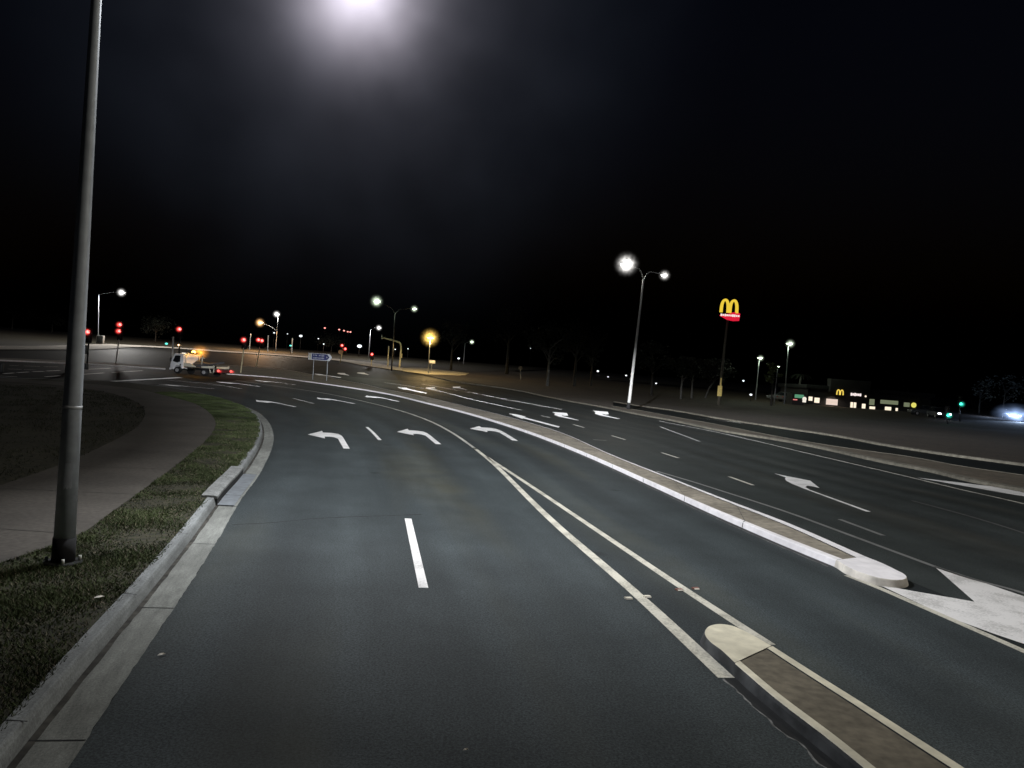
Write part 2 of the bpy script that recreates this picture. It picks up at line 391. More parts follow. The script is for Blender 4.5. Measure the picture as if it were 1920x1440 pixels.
def run_concrete(key, col, rough=.85, grime=.5):
    """kerb concrete: grain, grime streaked along its run, stained patches, colour changes from pour to pour"""
    m = bpy.data.materials.new(key); m.use_nodes = True; N = m.node_tree.nodes; L = m.node_tree.links
    b = N['Principled BSDF']; b.inputs['Roughness'].default_value = rough; b.inputs['Specular IOR Level'].default_value = .2
    uv = N.new('ShaderNodeUVMap'); uv.uv_map = 'lane'
    def noise(sx, sy, d=4, rough=.65, pos=False):
        n = N.new('ShaderNodeTexNoise'); n.inputs['Scale'].default_value = 1; n.inputs['Detail'].default_value = d; n.inputs['Roughness'].default_value = rough
        mp = N.new('ShaderNodeMapping'); mp.inputs['Scale'].default_value = (sx, sy, 1); L.new(uv.outputs['UV'], mp.inputs['Vector']); L.new(mp.outputs['Vector'], n.inputs['Vector']); return n.outputs['Fac']
    def mr(v, c, d, a=.3, e=.7):
        n = N.new('ShaderNodeMapRange'); L.new(v, n.inputs['Value'])
        for k, q in zip(('From Min', 'From Max', 'To Min', 'To Max'), (a, e, c, d)): n.inputs[k].default_value = q
        return n.outputs['Result']
    g = None
    for v in (mr(noise(45, 45, 5, .85), .55, 1.45), mr(noise(9, 1.6, 5, .75), 1 - grime, 1 + grime * .6), mr(noise(4, 2.2, 4), 1 - grime * .6, 1.2), mr(noise(.01, .35, 1), .8, 1.2)):
        if g is None: g = v
        else:
            k = N.new('ShaderNodeMath'); k.operation = 'MULTIPLY'; L.new(g, k.inputs[0]); L.new(v, k.inputs[1]); g = k.outputs[0]
    sc = N.new('ShaderNodeVectorMath'); sc.operation = 'SCALE'; sc.inputs[0].default_value = col; L.new(g, sc.inputs['Scale']); L.new(sc.outputs['Vector'], b.inputs['Base Color'])
    bn = N.new('ShaderNodeBump'); bn.inputs['Strength'].default_value = .35; bn.inputs['Distance'].default_value = .01; L.new(noise(40, 12, 5, .75), bn.inputs['Height']); L.new(bn.outputs['Normal'], b.inputs['Normal'])
    return m
def lift(pts, z): return [(p[0], p[1], rise(p[1]) + z) for p in pts]
def band(A, B, za, zb): mb = MB(); mb.quads(lift(A, za), lift(B, zb)); return mb

# ================================================================ THE SETTING
gx = [-900, -300, -120, -60, 0, 60, 120, 300, 900]; gy = [-300, -40, 88, 230, 500, 1600]
mb = MB(); vs = [(x, y, rise(y) - .06) for y in gy for x in gx]; n = len(gx)
mb.add(vs, [(j*n+i, j*n+i+1, (j+1)*n+i+1, (j+1)*n+i) for j in range(len(gy)-1) for i in range(n-1)])
tag(mb.build('ground', M_EARTH), kind='structure')
sheet('road', [(-140, -30), (140, -30), (140, 165), (-140, 165)], 0, M_ASPH, kind='structure')

# --- left verge: gutter, kerb, turf, footpath
lip_px = [(128,1440),(192,1341),(274,1218),(347,1110),(404,1020),(455,933),(481,898),(496,872),(513,825),(512,811),(500,787),(478,770),(437,755),(388,742),(335,732),(285,725),(204,718),(100,714),(0,712),(-150,708)]
lip = GS(lip_px); lip = smooth([lip[0] + (lip[0] - lip[2]) * 4, lip[0] + (lip[0] - lip[2]) * 1.5] + lip, 8)
lip = resample(lip, 160)
GUT, KB = .31, .13
base = offset(lip, GUT); ktop0 = offset(lip, GUT + .035); ktop1 = offset(lip, GUT + KB)
wv = random.Random(9); lip_w = [p + Vector((wv.uniform(-.006, .006), wv.uniform(-.006, .006))) if p.y < 30 else p for p in resample(lip, 640)]
base_f = resample(base, 640)
tag(strip('gutter', [lift(lip_w, .005), lift([a.lerp(b, .5) for a, b in zip(lip_w, base_f)], .008), lift(base_f, .012)], run_concrete('gutter_concrete', (.20, .205, .19), .9, .26)), kind='structure')
mb = MB(); n = len(lip)
rows = [lift(base, .0), lift(offset(lip, GUT + .02), .095), lift(ktop0, .128), lift(offset(lip, GUT + .05), .135), lift(ktop1, .14), lift(ktop1, .0)]
tag(strip('kerb', rows, run_concrete('run_kerb_concrete', (.225, .235, .235), .85, .3)), kind='structure')
gb = [(p + Vector((wv.uniform(-.006, .006), wv.uniform(-.006, .006)))) for p in resample(offset(lip, GUT - .045), 400)]
tag(band(gb, resample(base, 400), .0135, .0145).build('grime_shade_band', mat('kerb_foot_shade', (.045, .042, .036), .95, .6, 9, scale2=2, var2=.5)), kind='structure')  # dark strip colours in the shade at the kerb's foot
# joints across kerb and gutter, every few metres
acc = 0; mb = MB()
for i in range(1, n - 1):
    acc += (lip[i] - lip[i-1]).length
    if acc > 2.3 and lip[i].y < 40:
        acc = 0
        t = (lip[i+1] - lip[i]).normalized() * .006
        a, b = lip[i], base[i]; k1 = ktop0[i]; k2 = ktop1[i]
        def q(p, z): return [(p.x - t.x, p.y - t.y, z), (p.x + t.x, p.y + t.y, z)]
        r0 = q(a, .008) + q(b, .016); mb.add(r0, [(0, 1, 3, 2)])
        r1 = q(k1 + (k1 - k2) * .25, .131) + q(k2, .1445); mb.add(r1, [(0, 1, 3, 2)])
tag(mb.build('kerb_joint', M_BLACK), kind='structure')
mb = sheet('verge_turf', list(ktop1) + [Vector((-160, 58)), Vector((-160, -30)), Vector((-12, -30))], .13, M_GRASSD, kind='structure')

po_px = [(137,1009),(210,960),(292,901),(356,852),(394,817),(404,793),(391,773),(359,755),(306,741),(240,727.5)]
pi_px = [(0,911),(96,878),(204,831),(251,805),(271,779),(262,758),(230,744),(175,731),(102,722),(0,715)]
po = smooth([G(137,1009,.13) + (G(137,1009,.13) - G(210,960,.13)).normalized() * 8, G(137,1009,.13) + Vector((-.05,-1.5))] + GS(po_px, .13) + [G(150,718.5,.13), G(60,713,.13), G(-100,709.5,.13)], 6)
pi = smooth([G(0,911,.13) + (G(0,911,.13) - G(96,878,.13)).normalized() * 10, G(0,911,.13) + (G(0,911,.13) - G(96,878,.13)) * 1.5] + GS(pi_px, .13) + [G(-150,712,.13)], 6)
tag(sheet('footpath', po + pi[::-1], .138, M_PATH), kind='structure')
# saw-cut joints across the footpath
po_r = resample(po, 40); pi_r = resample(pi, 40); mb = MB()
for i in range(2, 36, 2):
    a, b = po_r[i], pi_r[i]; t = (b - a).normalized(); s_ = Vector((-t.y, t.x)) * .008
    mb.add([(*(a - s_), .1415), (*(a + s_), .1415), (*(b + s_), .1415), (*(b - s_), .1415)], [(0, 1, 2, 3)])
tag(mb.build('footpath_joint', mat('sawn_joint', (.05, .047, .042), .95)), kind='structure')

# --- right side: verge beyond the main road, thin median strip, second carriageway
sb_px = [(1920,923),(1856,912),(1739,885),(1652,868),(1564,848),(1477,830),(1360,811),(1260,790),(1200,779),(1133,765),(1071,754),(1008,741),(946,729),(862,718),(812,708)]
st_px = [(1920,890),(1827,877),(1710,856),(1593,840),(1477,821),(1360,798),(1260,780),(1200,769),(1150,761)]
rk_px = [(1920,869),(1797,853),(1681,836),(1564,815),(1447,798),(1360,785),(1260,768),(1200,760),(1150,752)]
H1 = .12
sb = GS(sb_px); sb = smooth([sb[0] + Vector((3.5, -24)), sb[0] + Vector((1.2, -8))] + sb, 4)
stp = GS(st_px, H1); stp = smooth([stp[0] + Vector((9, -24)), stp[0] + Vector((3, -8))] + stp, 4)
rk = GS(rk_px, H1); rk = smooth([rk[0] + Vector((16, -24)), rk[0] + Vector((5, -8))] + rk, 4)
right_land = rk + [p for p in sb if p.y > 63] + [G(790,703), G(850,700), G(960,697), Vector((30, 150)), Vector((300, 150)), Vector((300, -30)), Vector((60, -30))]
tag(sheet('verge', right_land, H1, M_GRASSB), kind='structure')
strip_poly = [p for p in sb if p.y < 66] + stp[::-1]
tag(sheet('median_strip', strip_poly, H1 - .004, mat('strip_concrete', (.115, .095, .07), .9, .3, 5, scale2=.5, var2=.2)), kind='structure')
for nm, line, dirn in (('kerb', sb, -1), ('kerb', stp, 1), ('kerb', rk, -1)):
    mb = MB(); n = len(line); d = dirn
    rows = [lift(line, 0), lift(offset(line, .02 * d), H1 - .02), lift(offset(line, .05 * d), H1 + .006), lift(offset(line, .26 * d), H1 + .01), lift(offset(line, .27 * d), .02)]
    mb.add([p for r_ in rows for p in r_], [(j*n+i, j*n+i+1, (j+1)*n+i+1, (j+1)*n+i) for j in range(len(rows)-1) for i in range(n-1)])
    tag(mb.build(nm, mat('far_kerb_concrete', (.14, .13, .105), .85, .3, 4)), kind='structure')
# white painted nose wedge beside the strip
w = GS([(1719,896),(1797,906),(1856,911),(1920,921),(1990,940),(1900,922),(1830,910)])
wedge = sheet('painted_wedge', GS([(1719,896),(1790,904),(1862,913),(1925,925),(1980,940),(1895,927)]), .008, M_PAINT)
tag(wedge, 'long thin white painted wedge beside the right hand strip kerb', 'road marking')

# --- far side of the junction
far_px = [(-200,656),(30,657),(165,657),(325,654),(400,660),(500,666),(580,672),(620,676),(690,688),(750,696),(790,702)]
far = smooth(GS(far_px), 4)
tag(sheet('far_verge', far + [G(850,699.5), G(960,696), Vector((60, 420)), Vector((-500, 420)), Vector((-500, 110))], .10, M_GRASSD), kind='structure')
fo = offset(far, .3); fi = offset(far, 7.5)
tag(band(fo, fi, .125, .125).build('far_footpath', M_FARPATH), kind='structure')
tag(sheet('far_footpath', GS([(752,690),(790,689.5),(880,699.5),(872,703.5),(800,702),(756,696)], .13), .14, mat('yellow_lit_path', (.48, .44, .34), .9, .2, 2)), kind='structure')  # the sodium lamp's yellow pool is put into this path colour

# --- long centre median
mL_px = [(1564,1063),(1477,1027),(1360,976),(1230,916),(1112,862),(1050,836),(987,812),(925,791.5),(862,773),(800,757.5),(725,739.5),(650,727),(575,716.5),(500,707.5),(440,703),(425,702)]
mR_px = [(1622,1043),(1477,980),(1360,936),(1250,893),(1158,857),(1050,810),(967,785),(883,764),(800,744.5),(725,730),(650,714),(575,700),(525,692),(470,687),(400,683)]
HM = .10
mL = resample(smooth(GS(mL_px), 6), 130); mR = resample(smooth(GS(mR_px, HM), 6), 130)
KW = .19
iL = [a + (b - a).normalized() * KW for a, b in zip(mL, mR)]; iR = [b + (a - b).normalized() * .22 for a, b in zip(mL, mR)]
tL = [a + (b - a).normalized() * .03 for a, b in zip(mL, mR)]
med = thing('median_island', 'long raised concrete median with white kerbs curving left to the junction', 'median island', (mL[0].x, mL[0].y, 0))
mb = MB(); n = len(mL)
rows = [lift(mL, 0), lift(tL, HM - .015), lift([a.lerp(b, .12) for a, b in zip(tL, iL)], HM), lift(iL, HM)]
mb.add([p for r_ in rows for p in r_], [(j*n+i, j*n+i+1, (j+1)*n+i+1, (j+1)*n+i) for j in range(len(rows)-1) for i in range(n-1)])
part(mb, 'kerb', M_KWHITE, med, 'bright white left kerb')
mb = MB(); rows = [lift(iR, HM), lift(mR, HM), lift([b + (b - a).normalized() * .02 for a, b in zip(mL, mR)], 0)]
mb.add([p for r_ in rows for p in r_], [(j*n+i, j*n+i+1, (j+1)*n+i+1, (j+1)*n+i) for j in range(len(rows)-1) for i in range(n-1)])
part(mb, 'kerb', M_KWHITE, med, 'thin white right kerb')
ks = next(i for i, p in enumerate(mL) if p.y > 49)
part(band(iL[:ks], iR[:ks], HM - .012, HM - .012), 'infill', M_MEDIN, med, 'grey brown concrete infill')
part(band(iL[ks-1:], iR[ks-1:], HM - .012, HM - .012), 'infill', M_GRASSM, med, 'dry grass infill at the wide far end')
# nose
def nose(parent, top_px, z, m_top, m_side, nm='nose', ends=None):
    """rounded end: outline on the top face, sides dropped to the road"""
    o = smooth([ends[0]] + GS(top_px, z) + [ends[1]], 6)
    c = sum(o, Vector((0, 0))) / len(o); n_ = len(o)
    bot = [p + (p - c).normalized() * .03 for p in o]
    ins = [p - (p - c).normalized() * .008 for p in o]
    m1 = MB(); m1.add(lift(ins, z) , [tuple(range(n_))])
    part(m1, nm, m_top, parent)
    m2 = MB(); m2.quads(lift(bot, 0), lift(o, z - .01)); m2.quads(lift(o, z - .01), lift(ins, z))
    part(m2, nm + '_side', m_side, parent)
nose(med, [(1608,1071),(1652,1084),(1680,1087.5),(1696,1086),(1700.5,1081.5),(1695,1075.5),(1681,1068.5),(1652,1054.8)], HM, M_KWHITE, mat('nose_side_paint', (.62, .58, .52), .7, .35, 4), ends=(tL[0], mR[0]))

def road_band(name, A, B, z, m, cols=14, rows=120):
    A = resample(A, rows); B = resample(B, rows); vs = []; uvs = []; d = 0
    for i in range(rows):
        if i: d += ((A[i] + B[i]) / 2 - (A[i-1] + B[i-1]) / 2).length
        for k in range(cols + 1):
            p = A[i].lerp(B[i], k / cols); vs.append((p.x, p.y, rise(p.y) + z)); uvs.append((k / cols, d))
    c1 = cols + 1; fs = [(i*c1+k, i*c1+k+1, (i+1)*c1+k+1, (i+1)*c1+k) for i in range(rows-1) for k in range(cols)]
    me = bpy.data.meshes.new(name); me.from_pydata(vs, [], fs); ul = me.uv_layers.new(name='lane')
    for l in me.loops: ul.data[l.index].uv = uvs[l.vertex_index]
    me.materials.append(m); o = bpy.data.objects.new(name, me); COL.objects.link(o); o['kind'] = 'structure'; return o
lipn = [p for p in lip if p.y < 46.2 and p.x > -23]
mLn = [Vector((8.2, -14)), Vector((6.4, 0)), Vector((5.3, 7.5))] + [p for p in mL if p.y < 82]
road_band('left_turn_road', lipn, mLn, .0022, M_ASPH_L)
mRn = [Vector((9.0, -14)), Vector((7.2, 0)), Vector((6.0, 8))] + [p for p in mR if p.y < 100]
sbn = [p for p in sb if p.y < 101]
road_band('main_road', mRn, [sbn[0] + Vector((1, -4))] + sbn, .0022, M_ASPH_R)

# --- small island, lower right
sl_px = [(1378,1243),(1455,1309),(1557,1387),(1622,1440)]
sr_px = [(1448,1211),(1528,1262),(1616,1317),(1680,1358),(1790,1428)]
HI = .10
sL = GS(sl_px, HI); sL = sL + [sL[-1] + (sL[-1] - sL[-2]).normalized() * k for k in (1.5, 4, 8)]
sR = GS(sr_px, HI); sR = sR + [sR[-1] + (sR[-1] - sR[-2]).normalized() * k for k in (1.5, 4, 8)]
sL = resample(smooth(sL, 5), 70); sR = resample(smooth(sR, 5), 70)
isl = thing('traffic_island', 'nearest raised island with cream kerbs and brown infill', 'traffic island', (sL[0].x, sL[0].y, 0))
# sL is the left edge when looking ahead; the list runs towards the viewer
inL = [a + (b - a).normalized() * .085 for a, b in zip(sL, sR)]; inR = [b + (a - b).normalized() * .10 for a, b in zip(sL, sR)]
n = len(sL); wob = [.03 + .006 * math.sin(i * .9) for i in range(n)]
rows = [lift([a - (b - a).normalized() * w_ for a, b, w_ in zip(sL, sR, wob)], .0), lift([a - (b - a).normalized() * .012 for a, b in zip(sL, sR)], HI - .03), lift(sL, HI - .006)]
mb = MB(); mb.add([p for r_ in rows for p in r_], [(j*n+i, j*n+i+1, (j+1)*n+i+1, (j+1)*n+i) for j in range(2) for i in range(n-1)])
part(mb, 'kerb_side', M_KSIDE, isl)
mb = MB(); mb.quads(lift(sL, HI - .006), lift([a.lerp(b, .15) for a, b in zip(sL, inL)], HI)); mb.quads(lift([a.lerp(b, .15) for a, b in zip(sL, inL)], HI), lift(inL, HI))
part(mb, 'kerb', M_KCREAM, isl)
mb = MB(); mb.quads(lift(inR, HI), lift(sR, HI)); mb.quads(lift(sR, HI), lift([b + (b - a).normalized() * .03 for a, b in zip(sL, sR)], 0))
part(mb, 'kerb', M_KCREAM, isl)
i2L = [a + (b - a).normalized() * .012 for a, b in zip(inL, inR)]; i2R = [b + (a - b).normalized() * .012 for a, b in zip(inL, inR)]
part(band(i2L, i2R, HI - .007, HI - .007), 'infill', M_INFILL, isl)
mb = MB(); mb.quads(lift(inL, HI), lift(i2L, HI - .009)); mb.quads(lift(inR, HI), lift(i2R, HI - .009))
part(mb, 'infill_joint', M_BLACK, isl)
nose(isl, [(1352,1219),(1331,1203.5),(1321,1191),(1322,1180),(1333,1172),(1352,1169.5),(1372,1172.5),(1397,1183)], HI, M_KCREAM, M_KSIDE, ends=(sL[0], sR[0]))

# --- island at the far left of the junction
fl = GS([(-80,675),(0,677),(95,681),(165,684.5),(215,687.5),(262,690),(310,693)]); fl2 = GS([(-80,668),(0,671),(95,675),(165,678),(215,680.5),(262,684),(310,689)], .12)
isl2 = thing('traffic_island', 'distant low island with a white kerb under the left signal poles', 'traffic island', (fl[3].x, fl[3].y, 0))
part(band(fl, [p + Vector((0, .04)) for p in fl], 0, .13), 'kerb', M_KWHITE, isl2)
part(band([p + Vector((0, .04)) for p in fl], [a.lerp(b, .12) for a, b in zip(fl, fl2)], .13, .13), 'kerb_top', M_KWHITE, isl2)
part(band([a.lerp(b, .12) for a, b in zip(fl, fl2)], fl2, .125, .125), 'infill', mat('far_island_infill', (.22, .19, .15), .9, .2, 2), isl2)

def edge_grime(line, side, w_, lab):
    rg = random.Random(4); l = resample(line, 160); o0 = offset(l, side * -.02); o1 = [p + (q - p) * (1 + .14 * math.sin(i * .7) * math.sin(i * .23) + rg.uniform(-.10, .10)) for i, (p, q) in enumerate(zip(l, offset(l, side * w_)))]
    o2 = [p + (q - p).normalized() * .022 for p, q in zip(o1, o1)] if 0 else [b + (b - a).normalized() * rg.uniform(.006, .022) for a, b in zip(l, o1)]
    tag(band(o0, o1, .0038, .0038).build('grime_shade_band', mat('damp_grime', (.010, .0105, .011), .6, .5, 6)), kind='structure')
    tag(band(o1, o2, .0036, .0036).build('dust_line', mat('pale_dust', (.16, .16, .155), .95, .6, 12)), kind='structure')
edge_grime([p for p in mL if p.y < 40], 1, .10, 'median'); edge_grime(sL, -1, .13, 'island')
acc = 0
for i in range(1, len(mL)):
    acc += (mL[i] - mL[i-1]).length
    if acc > 2.6 and mL[i].y < 38:
        acc = 0; t_ = (mL[i] - mL[i-1]).normalized() * .012
        mb = MB(); mb.add([(*(mL[i] - t_ - (mR[i]-mL[i]).normalized() * .004), .01), (*(mL[i] + t_ - (mR[i]-mL[i]).normalized() * .004), .01), (*(tL[i] + t_ - (mR[i]-mL[i]).normalized() * .004), HM - .012), (*(tL[i] - t_ - (mR[i]-mL[i]).normalized() * .004), HM - .012)], [(0, 1, 2, 3)])
        mb.add([(*(tL[i] - t_), HM + .003), (*(tL[i] + t_), HM + .003), (*(iL[i] + t_), HM + .003), (*(iL[i] - t_), HM + .003)], [(0, 1, 2, 3)])
        part(mb, 'kerb_joint', M_KSIDE, med)
        k = min(i + 1, len(iR) - 1); mb = MB(); mb.add([(*(iL[i] - t_), HM - .008), (*(iL[i] + t_), HM - .008), (*(iR[k] + t_), HM - .008), (*(iR[k] - t_), HM - .008)], [(0, 1, 2, 3)])
        part(mb, 'infill_joint', M_KSIDE, med)
# ================================================================ ROAD MARKINGS
ZP = .006
def mark(name, pts, m, label, cat='road marking', group=None, z=ZP):
    o = sheet(name, pts, z, m); return tag(o, label, cat, group)
def line(name, px, width, m, label, group=None, taper=None, z=ZP, cat='road marking', sm=True):
    c = GS(px); c = smooth(c, 6) if (sm and len(c) > 2) else resample(c, 4)
    k = len(c); w_ = [width + ((taper or width) - width) * i / (k - 1) for i in range(k)]
    A = []; B = []
    for i, p in enumerate(c):
        t = (c[min(i+1, k-1)] - c[max(i-1, 0)]).normalized(); nn = Vector((-t.y, t.x)) * w_[i] / 2
        A.append(p + nn); B.append(p - nn)
    o = band(A, B, z, z).build(name, m); return tag(o, label, cat, group)
g = 'broken lane line dashes on the left turn lanes'
line('lane_dash', [(794,1103),(765,973)], .105, M_PAINT, 'nearest thick white dash between the two left turn lanes', g)
line('lane_dash', [(712,825),(700,812),(688,801)], .11, M_PAINT, 'short white dash between the first and second left arrows of the front row', g)
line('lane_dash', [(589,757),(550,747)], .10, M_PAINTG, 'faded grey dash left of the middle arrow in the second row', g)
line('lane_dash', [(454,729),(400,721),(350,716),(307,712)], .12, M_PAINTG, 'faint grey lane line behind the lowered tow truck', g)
# painted lines round the tapered gap ahead of the small island
line('edge_line', [(1362,1272),(1215,1134),(1051,991.5),(919,864),(889,840)], .15, M_PAINTW, 'left cream line of the tapering V ahead of the small island', taper=.11)
line('edge_line', [(1444,1210),(1301,1117),(1158,1021),(1002,916),(914,858)], .12, M_PAINTW, 'right cream line of the tapering V ahead of the small island', taper=.10)
line('lane_line', [(893,843),(850,813),(804,789),(750,770),(700,757),(600,736),(485,719.5),(442,713)], .105, mat('thin_line_paint', (.42, .41, .37), .7, .3, 8), 'long thin white curve running from the V back towards the tow truck', taper=.2)
# left-turn arrows: outline measured on the nearest one, reused for all
ARROW = [(0,-.085),(2.85,-.11),(3.6,-.10),(4.15,-.03),(4.4,.15),(4.42,.45),(5.0,.45),(3.48,.95),(2.52,.47),(3.06,.45),(3.1,.30),(3.0,.17),(2.6,.075),(0,.085)]   # along, left (metres)
def left_arrow(px_tail, px_tip):
    a, b = G(*px_tail), G(*px_tip); u = b - a; s_ = u.length / math.hypot(3.48, .95)
    an = math.atan2(u.y, u.x) - math.atan2(.95, 3.48); c_, sn = math.cos(an), math.sin(an)
    return [a + Vector((p * c_ - q * sn, p * sn + q * c_)) * s_ for p, q in ARROW]
ga = 'white left turn arrows in the left hand lanes'
NA = [((650,841.5),(577,815),'boldest white left turn arrow, nearest the grass kerb in the front row'),
      ((822,833),(744.5,810),'white left turn arrow just left of the thin curved line, middle of the front row'),
      ((966,826.5),(881,804),'white left turn arrow beside the white median kerb in the front row'),
      ((554,763),(481,753),'left turn arrow nearest the grass kerb in the second row'),
      ((664,757),(596,748),'left turn arrow in the middle lane of the second row'),
      ((747,753),(684,744),'left turn arrow beside the median in the second row, under the blue sign'),
      ((402,729),(319,723),'left turn arrow of the far row, lowest and leftmost, short of the tow truck'),
      ((489,725),(413,717.5),'left turn arrow in the middle lane of the far row'),
      ((552,721),(484,714.5),'left turn arrow against the median in the far row')]
for i, (a, b, lab) in enumerate(NA):
    pts = left_arrow(a, b)
    mark('left_turn_arrow', pts, M_PAINT, lab, group=ga, cat='arrow marking')
# right-turn and straight arrows on the main road
RA = GS([(1632.7,959.8),(1624,959.6),(1506,916),(1485,907.5),(1474,901.5),(1472,898),(1473,895.4),(1452,888),(1473,892.5),(1519,901.5),(1537,915.5),(1526,912.8),(1514,911),(1510,913.5),(1519,919)])
gr = 'white right turn arrows on the main road'
mark('right_turn_arrow', RA, M_PAINT, 'large hooked right turn arrow nearest, right of the long median', group=gr, cat='arrow marking')
z3 = lambda l: [(800 + .20833 * x, 560 + .20833 * y) for x, y in l]
RA2 = [(1375,1095),(1350,1094),(1190,1062),(1150,1048),(1155,1032),(1128,1020),(1262,1030),(1272,1052),(1245,1056),(1215,1050),(1225,1058)]
mark('right_turn_arrow', GS(z3(RA2)), M_PAINT, 'right turn arrow in the middle lane beside the straight arrow', group=gr, cat='arrow marking')
mark('right_turn_arrow', GS(z3([(x + 364 + (x - 1135) * .02, y - 12) for x, y in RA2])), M_PAINT, 'right turn arrow beside the tall two-headed lamp post kerb', group=gr, cat='arrow marking')
mark('right_turn_arrow', GS(z3([(130,830),(40,814),(-12,812),(-8,798),(72,798),(78,808),(35,808)])), M_PAINT, 'farther right turn arrow beyond the first solid lane line', group=gr, cat='arrow marking')
mark('right_turn_arrow', GS(z3([(372,822),(285,806),(238,802),(236,792),(300,791),(306,800),(285,801)])), M_PAINT, 'farther right turn arrow close to the far right verge', group=gr, cat='arrow marking')
mark('right_turn_arrow', GS([(655,704),(640,702.3),(632,700.5),(634,699.3),(646,699.6),(648,701)]), M_PAINT, 'tiny distant right turn arrow behind the blue sign posts, left of two', group=gr, cat='arrow marking')
mark('right_turn_arrow', GS([(693,703),(678,701.2),(669,699.6),(671,698.4),(683,698.6),(685,700)]), M_PAINT, 'tiny distant right turn arrow near the dark two-lamp mast, right of two', group=gr, cat='arrow marking')
mark('straight_arrow', GS(z3([(740,1034),(800,1040),(893,1062),(880,1068),(1198,1152),(1185,1162),(870,1078),(858,1080),(800,1060)])), M_PAINT, 'white straight ahead arrow just across the long median', cat='arrow marking', group='straight arrows on the main road')
mark('straight_arrow', GS([(744,726),(762,727.3),(768,729.5),(801,737.2),(798,738.2),(764,730.8),(757,730.5)]), M_PAINT, 'smaller straight ahead arrow farther up beside the wide median grass', cat='arrow marking', group='straight arrows on the main road')
mark('straight_arrow', GS([(588,700.6),(602,701.6),(607,703),(640,707.4),(638,708.6),(604,704),(598,703.6)]), M_PAINT, 'thin distant straight arrow seen between the blue sign posts', cat='arrow marking', group='straight arrows on the main road')
M_THIN = mat('grey_line_paint', (.55, .54, .50), .7, .25, 8)
line('lane_line', [(977,769),(883,748.5),(825,734),(780,726),(720,717)], .17, M_PAINTW, 'solid lane line on the main road beside the straight arrow')
line('lane_line', [(1053,768),(946,748.5),(842,729),(790,720)], .17, M_PAINTW, 'solid lane line on the main road ending near the right turn arrows')
line('edge_line', [(1990,964),(1920,945),(1797,917),(1710,896),(1535,855),(1360,814),(1237,789.5)], .10, M_PAINTW, 'long white edge line along the right hand strip')
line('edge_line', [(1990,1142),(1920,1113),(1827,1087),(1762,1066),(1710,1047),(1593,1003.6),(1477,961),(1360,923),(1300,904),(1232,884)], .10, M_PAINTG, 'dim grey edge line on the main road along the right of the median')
line('edge_line', [(1960,1240),(1920,1222),(1797,1168),(1710,1130),(1650,1104),(1588,1079.5)], .11, M_PAINTW, 'cream edge line passing under the left of the white chevron')
gd = 'short white dashes on the main road'
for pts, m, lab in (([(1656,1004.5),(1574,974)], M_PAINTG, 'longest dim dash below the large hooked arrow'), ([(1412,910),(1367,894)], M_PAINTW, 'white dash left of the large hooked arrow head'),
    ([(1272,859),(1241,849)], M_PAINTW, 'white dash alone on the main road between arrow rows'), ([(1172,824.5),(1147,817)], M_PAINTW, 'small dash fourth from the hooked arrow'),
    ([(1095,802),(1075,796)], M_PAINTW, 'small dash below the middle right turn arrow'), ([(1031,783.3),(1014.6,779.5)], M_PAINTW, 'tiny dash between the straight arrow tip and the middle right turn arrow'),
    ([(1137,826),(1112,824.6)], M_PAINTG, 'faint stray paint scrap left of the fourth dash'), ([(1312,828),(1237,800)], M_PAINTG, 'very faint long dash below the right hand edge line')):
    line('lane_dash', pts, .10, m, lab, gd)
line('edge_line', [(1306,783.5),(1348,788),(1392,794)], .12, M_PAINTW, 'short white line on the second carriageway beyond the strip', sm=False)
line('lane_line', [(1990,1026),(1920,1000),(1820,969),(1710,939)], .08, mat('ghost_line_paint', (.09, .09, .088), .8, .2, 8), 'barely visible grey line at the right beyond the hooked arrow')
# chevron ahead of the long median
mark('painted_chevron', GS([(1751,1062),(1827,1129),(1704,1107.5),(1648,1097),(1690,1117),(1740,1140),(1800,1166),(1860,1188),(1960,1222),(2060,1190),(1920,1119),(1850,1095)]), M_PAINT, 'big white painted chevron ahead of the long median nose')
# stop line and dashes across the junction
z0 = lambda l: [(.25 * x, 500 + .25 * y) for x, y in l]
line('stop_line', z0([(1350,832),(1050,849),(760,865)]), .45, M_PAINT, 'long white stop line in front of the tow truck', sm=False)
gj = 'turning guide dashes across the far left of the junction'
for i, (pts, lab) in enumerate((([(30,803),(105,797)],'guide dash at the far left edge, lowest row'),([(130,795),(215,790)],'second guide dash from the left, lowest row'),([(245,788),(330,785)],'third guide dash from the left, lowest row'),
    ([(350,783),(450,778)],'guide dash lowest row, just left of the near lamp post'),([(60,768),(160,770)],'left guide dash of the middle row'),([(180,772),(270,775)],'right guide dash of the middle row'),
    ([(70,740),(140,742)],'left guide dash of the top row'),([(180,745),(300,748)],'middle guide dash of the top row'),([(330,750),(440,752)],'guide dash of the top row against the near lamp post'),
    ([(650,770),(830,762)],'guide dash right of the near lamp post, upper'),([(620,808),(780,797)],'guide dash right of the near lamp post, lower'),([(840,793),(1070,780)],'guide dash halfway between near lamp post and tow truck'),
    ([(340,826),(450,818)],'short guide dash low beside the near lamp post'),([(0,820),(130,826)],'thin edge line at the far left by the footpath'))):
    line('guide_dash', z0(pts), .16 if i in (4,5,6,7,8) else .2, M_PAINTW, lab, gj, sm=False)
jc = GS([(436,984),(500,981),(600,972),(700,968),(790,965)]); jc = smooth(jc, 8); rj = random.Random(5)
A = [p + Vector((0, .012 + rj.uniform(0, .02))) for p in jc]; Bq = [p - Vector((0, .012 + rj.uniform(0, .02))) for p in jc]
tag(band(A, Bq, .003, .003).build('pavement_joint', mat('joint_tar', (.018, .02, .021), .9)), kind='structure')
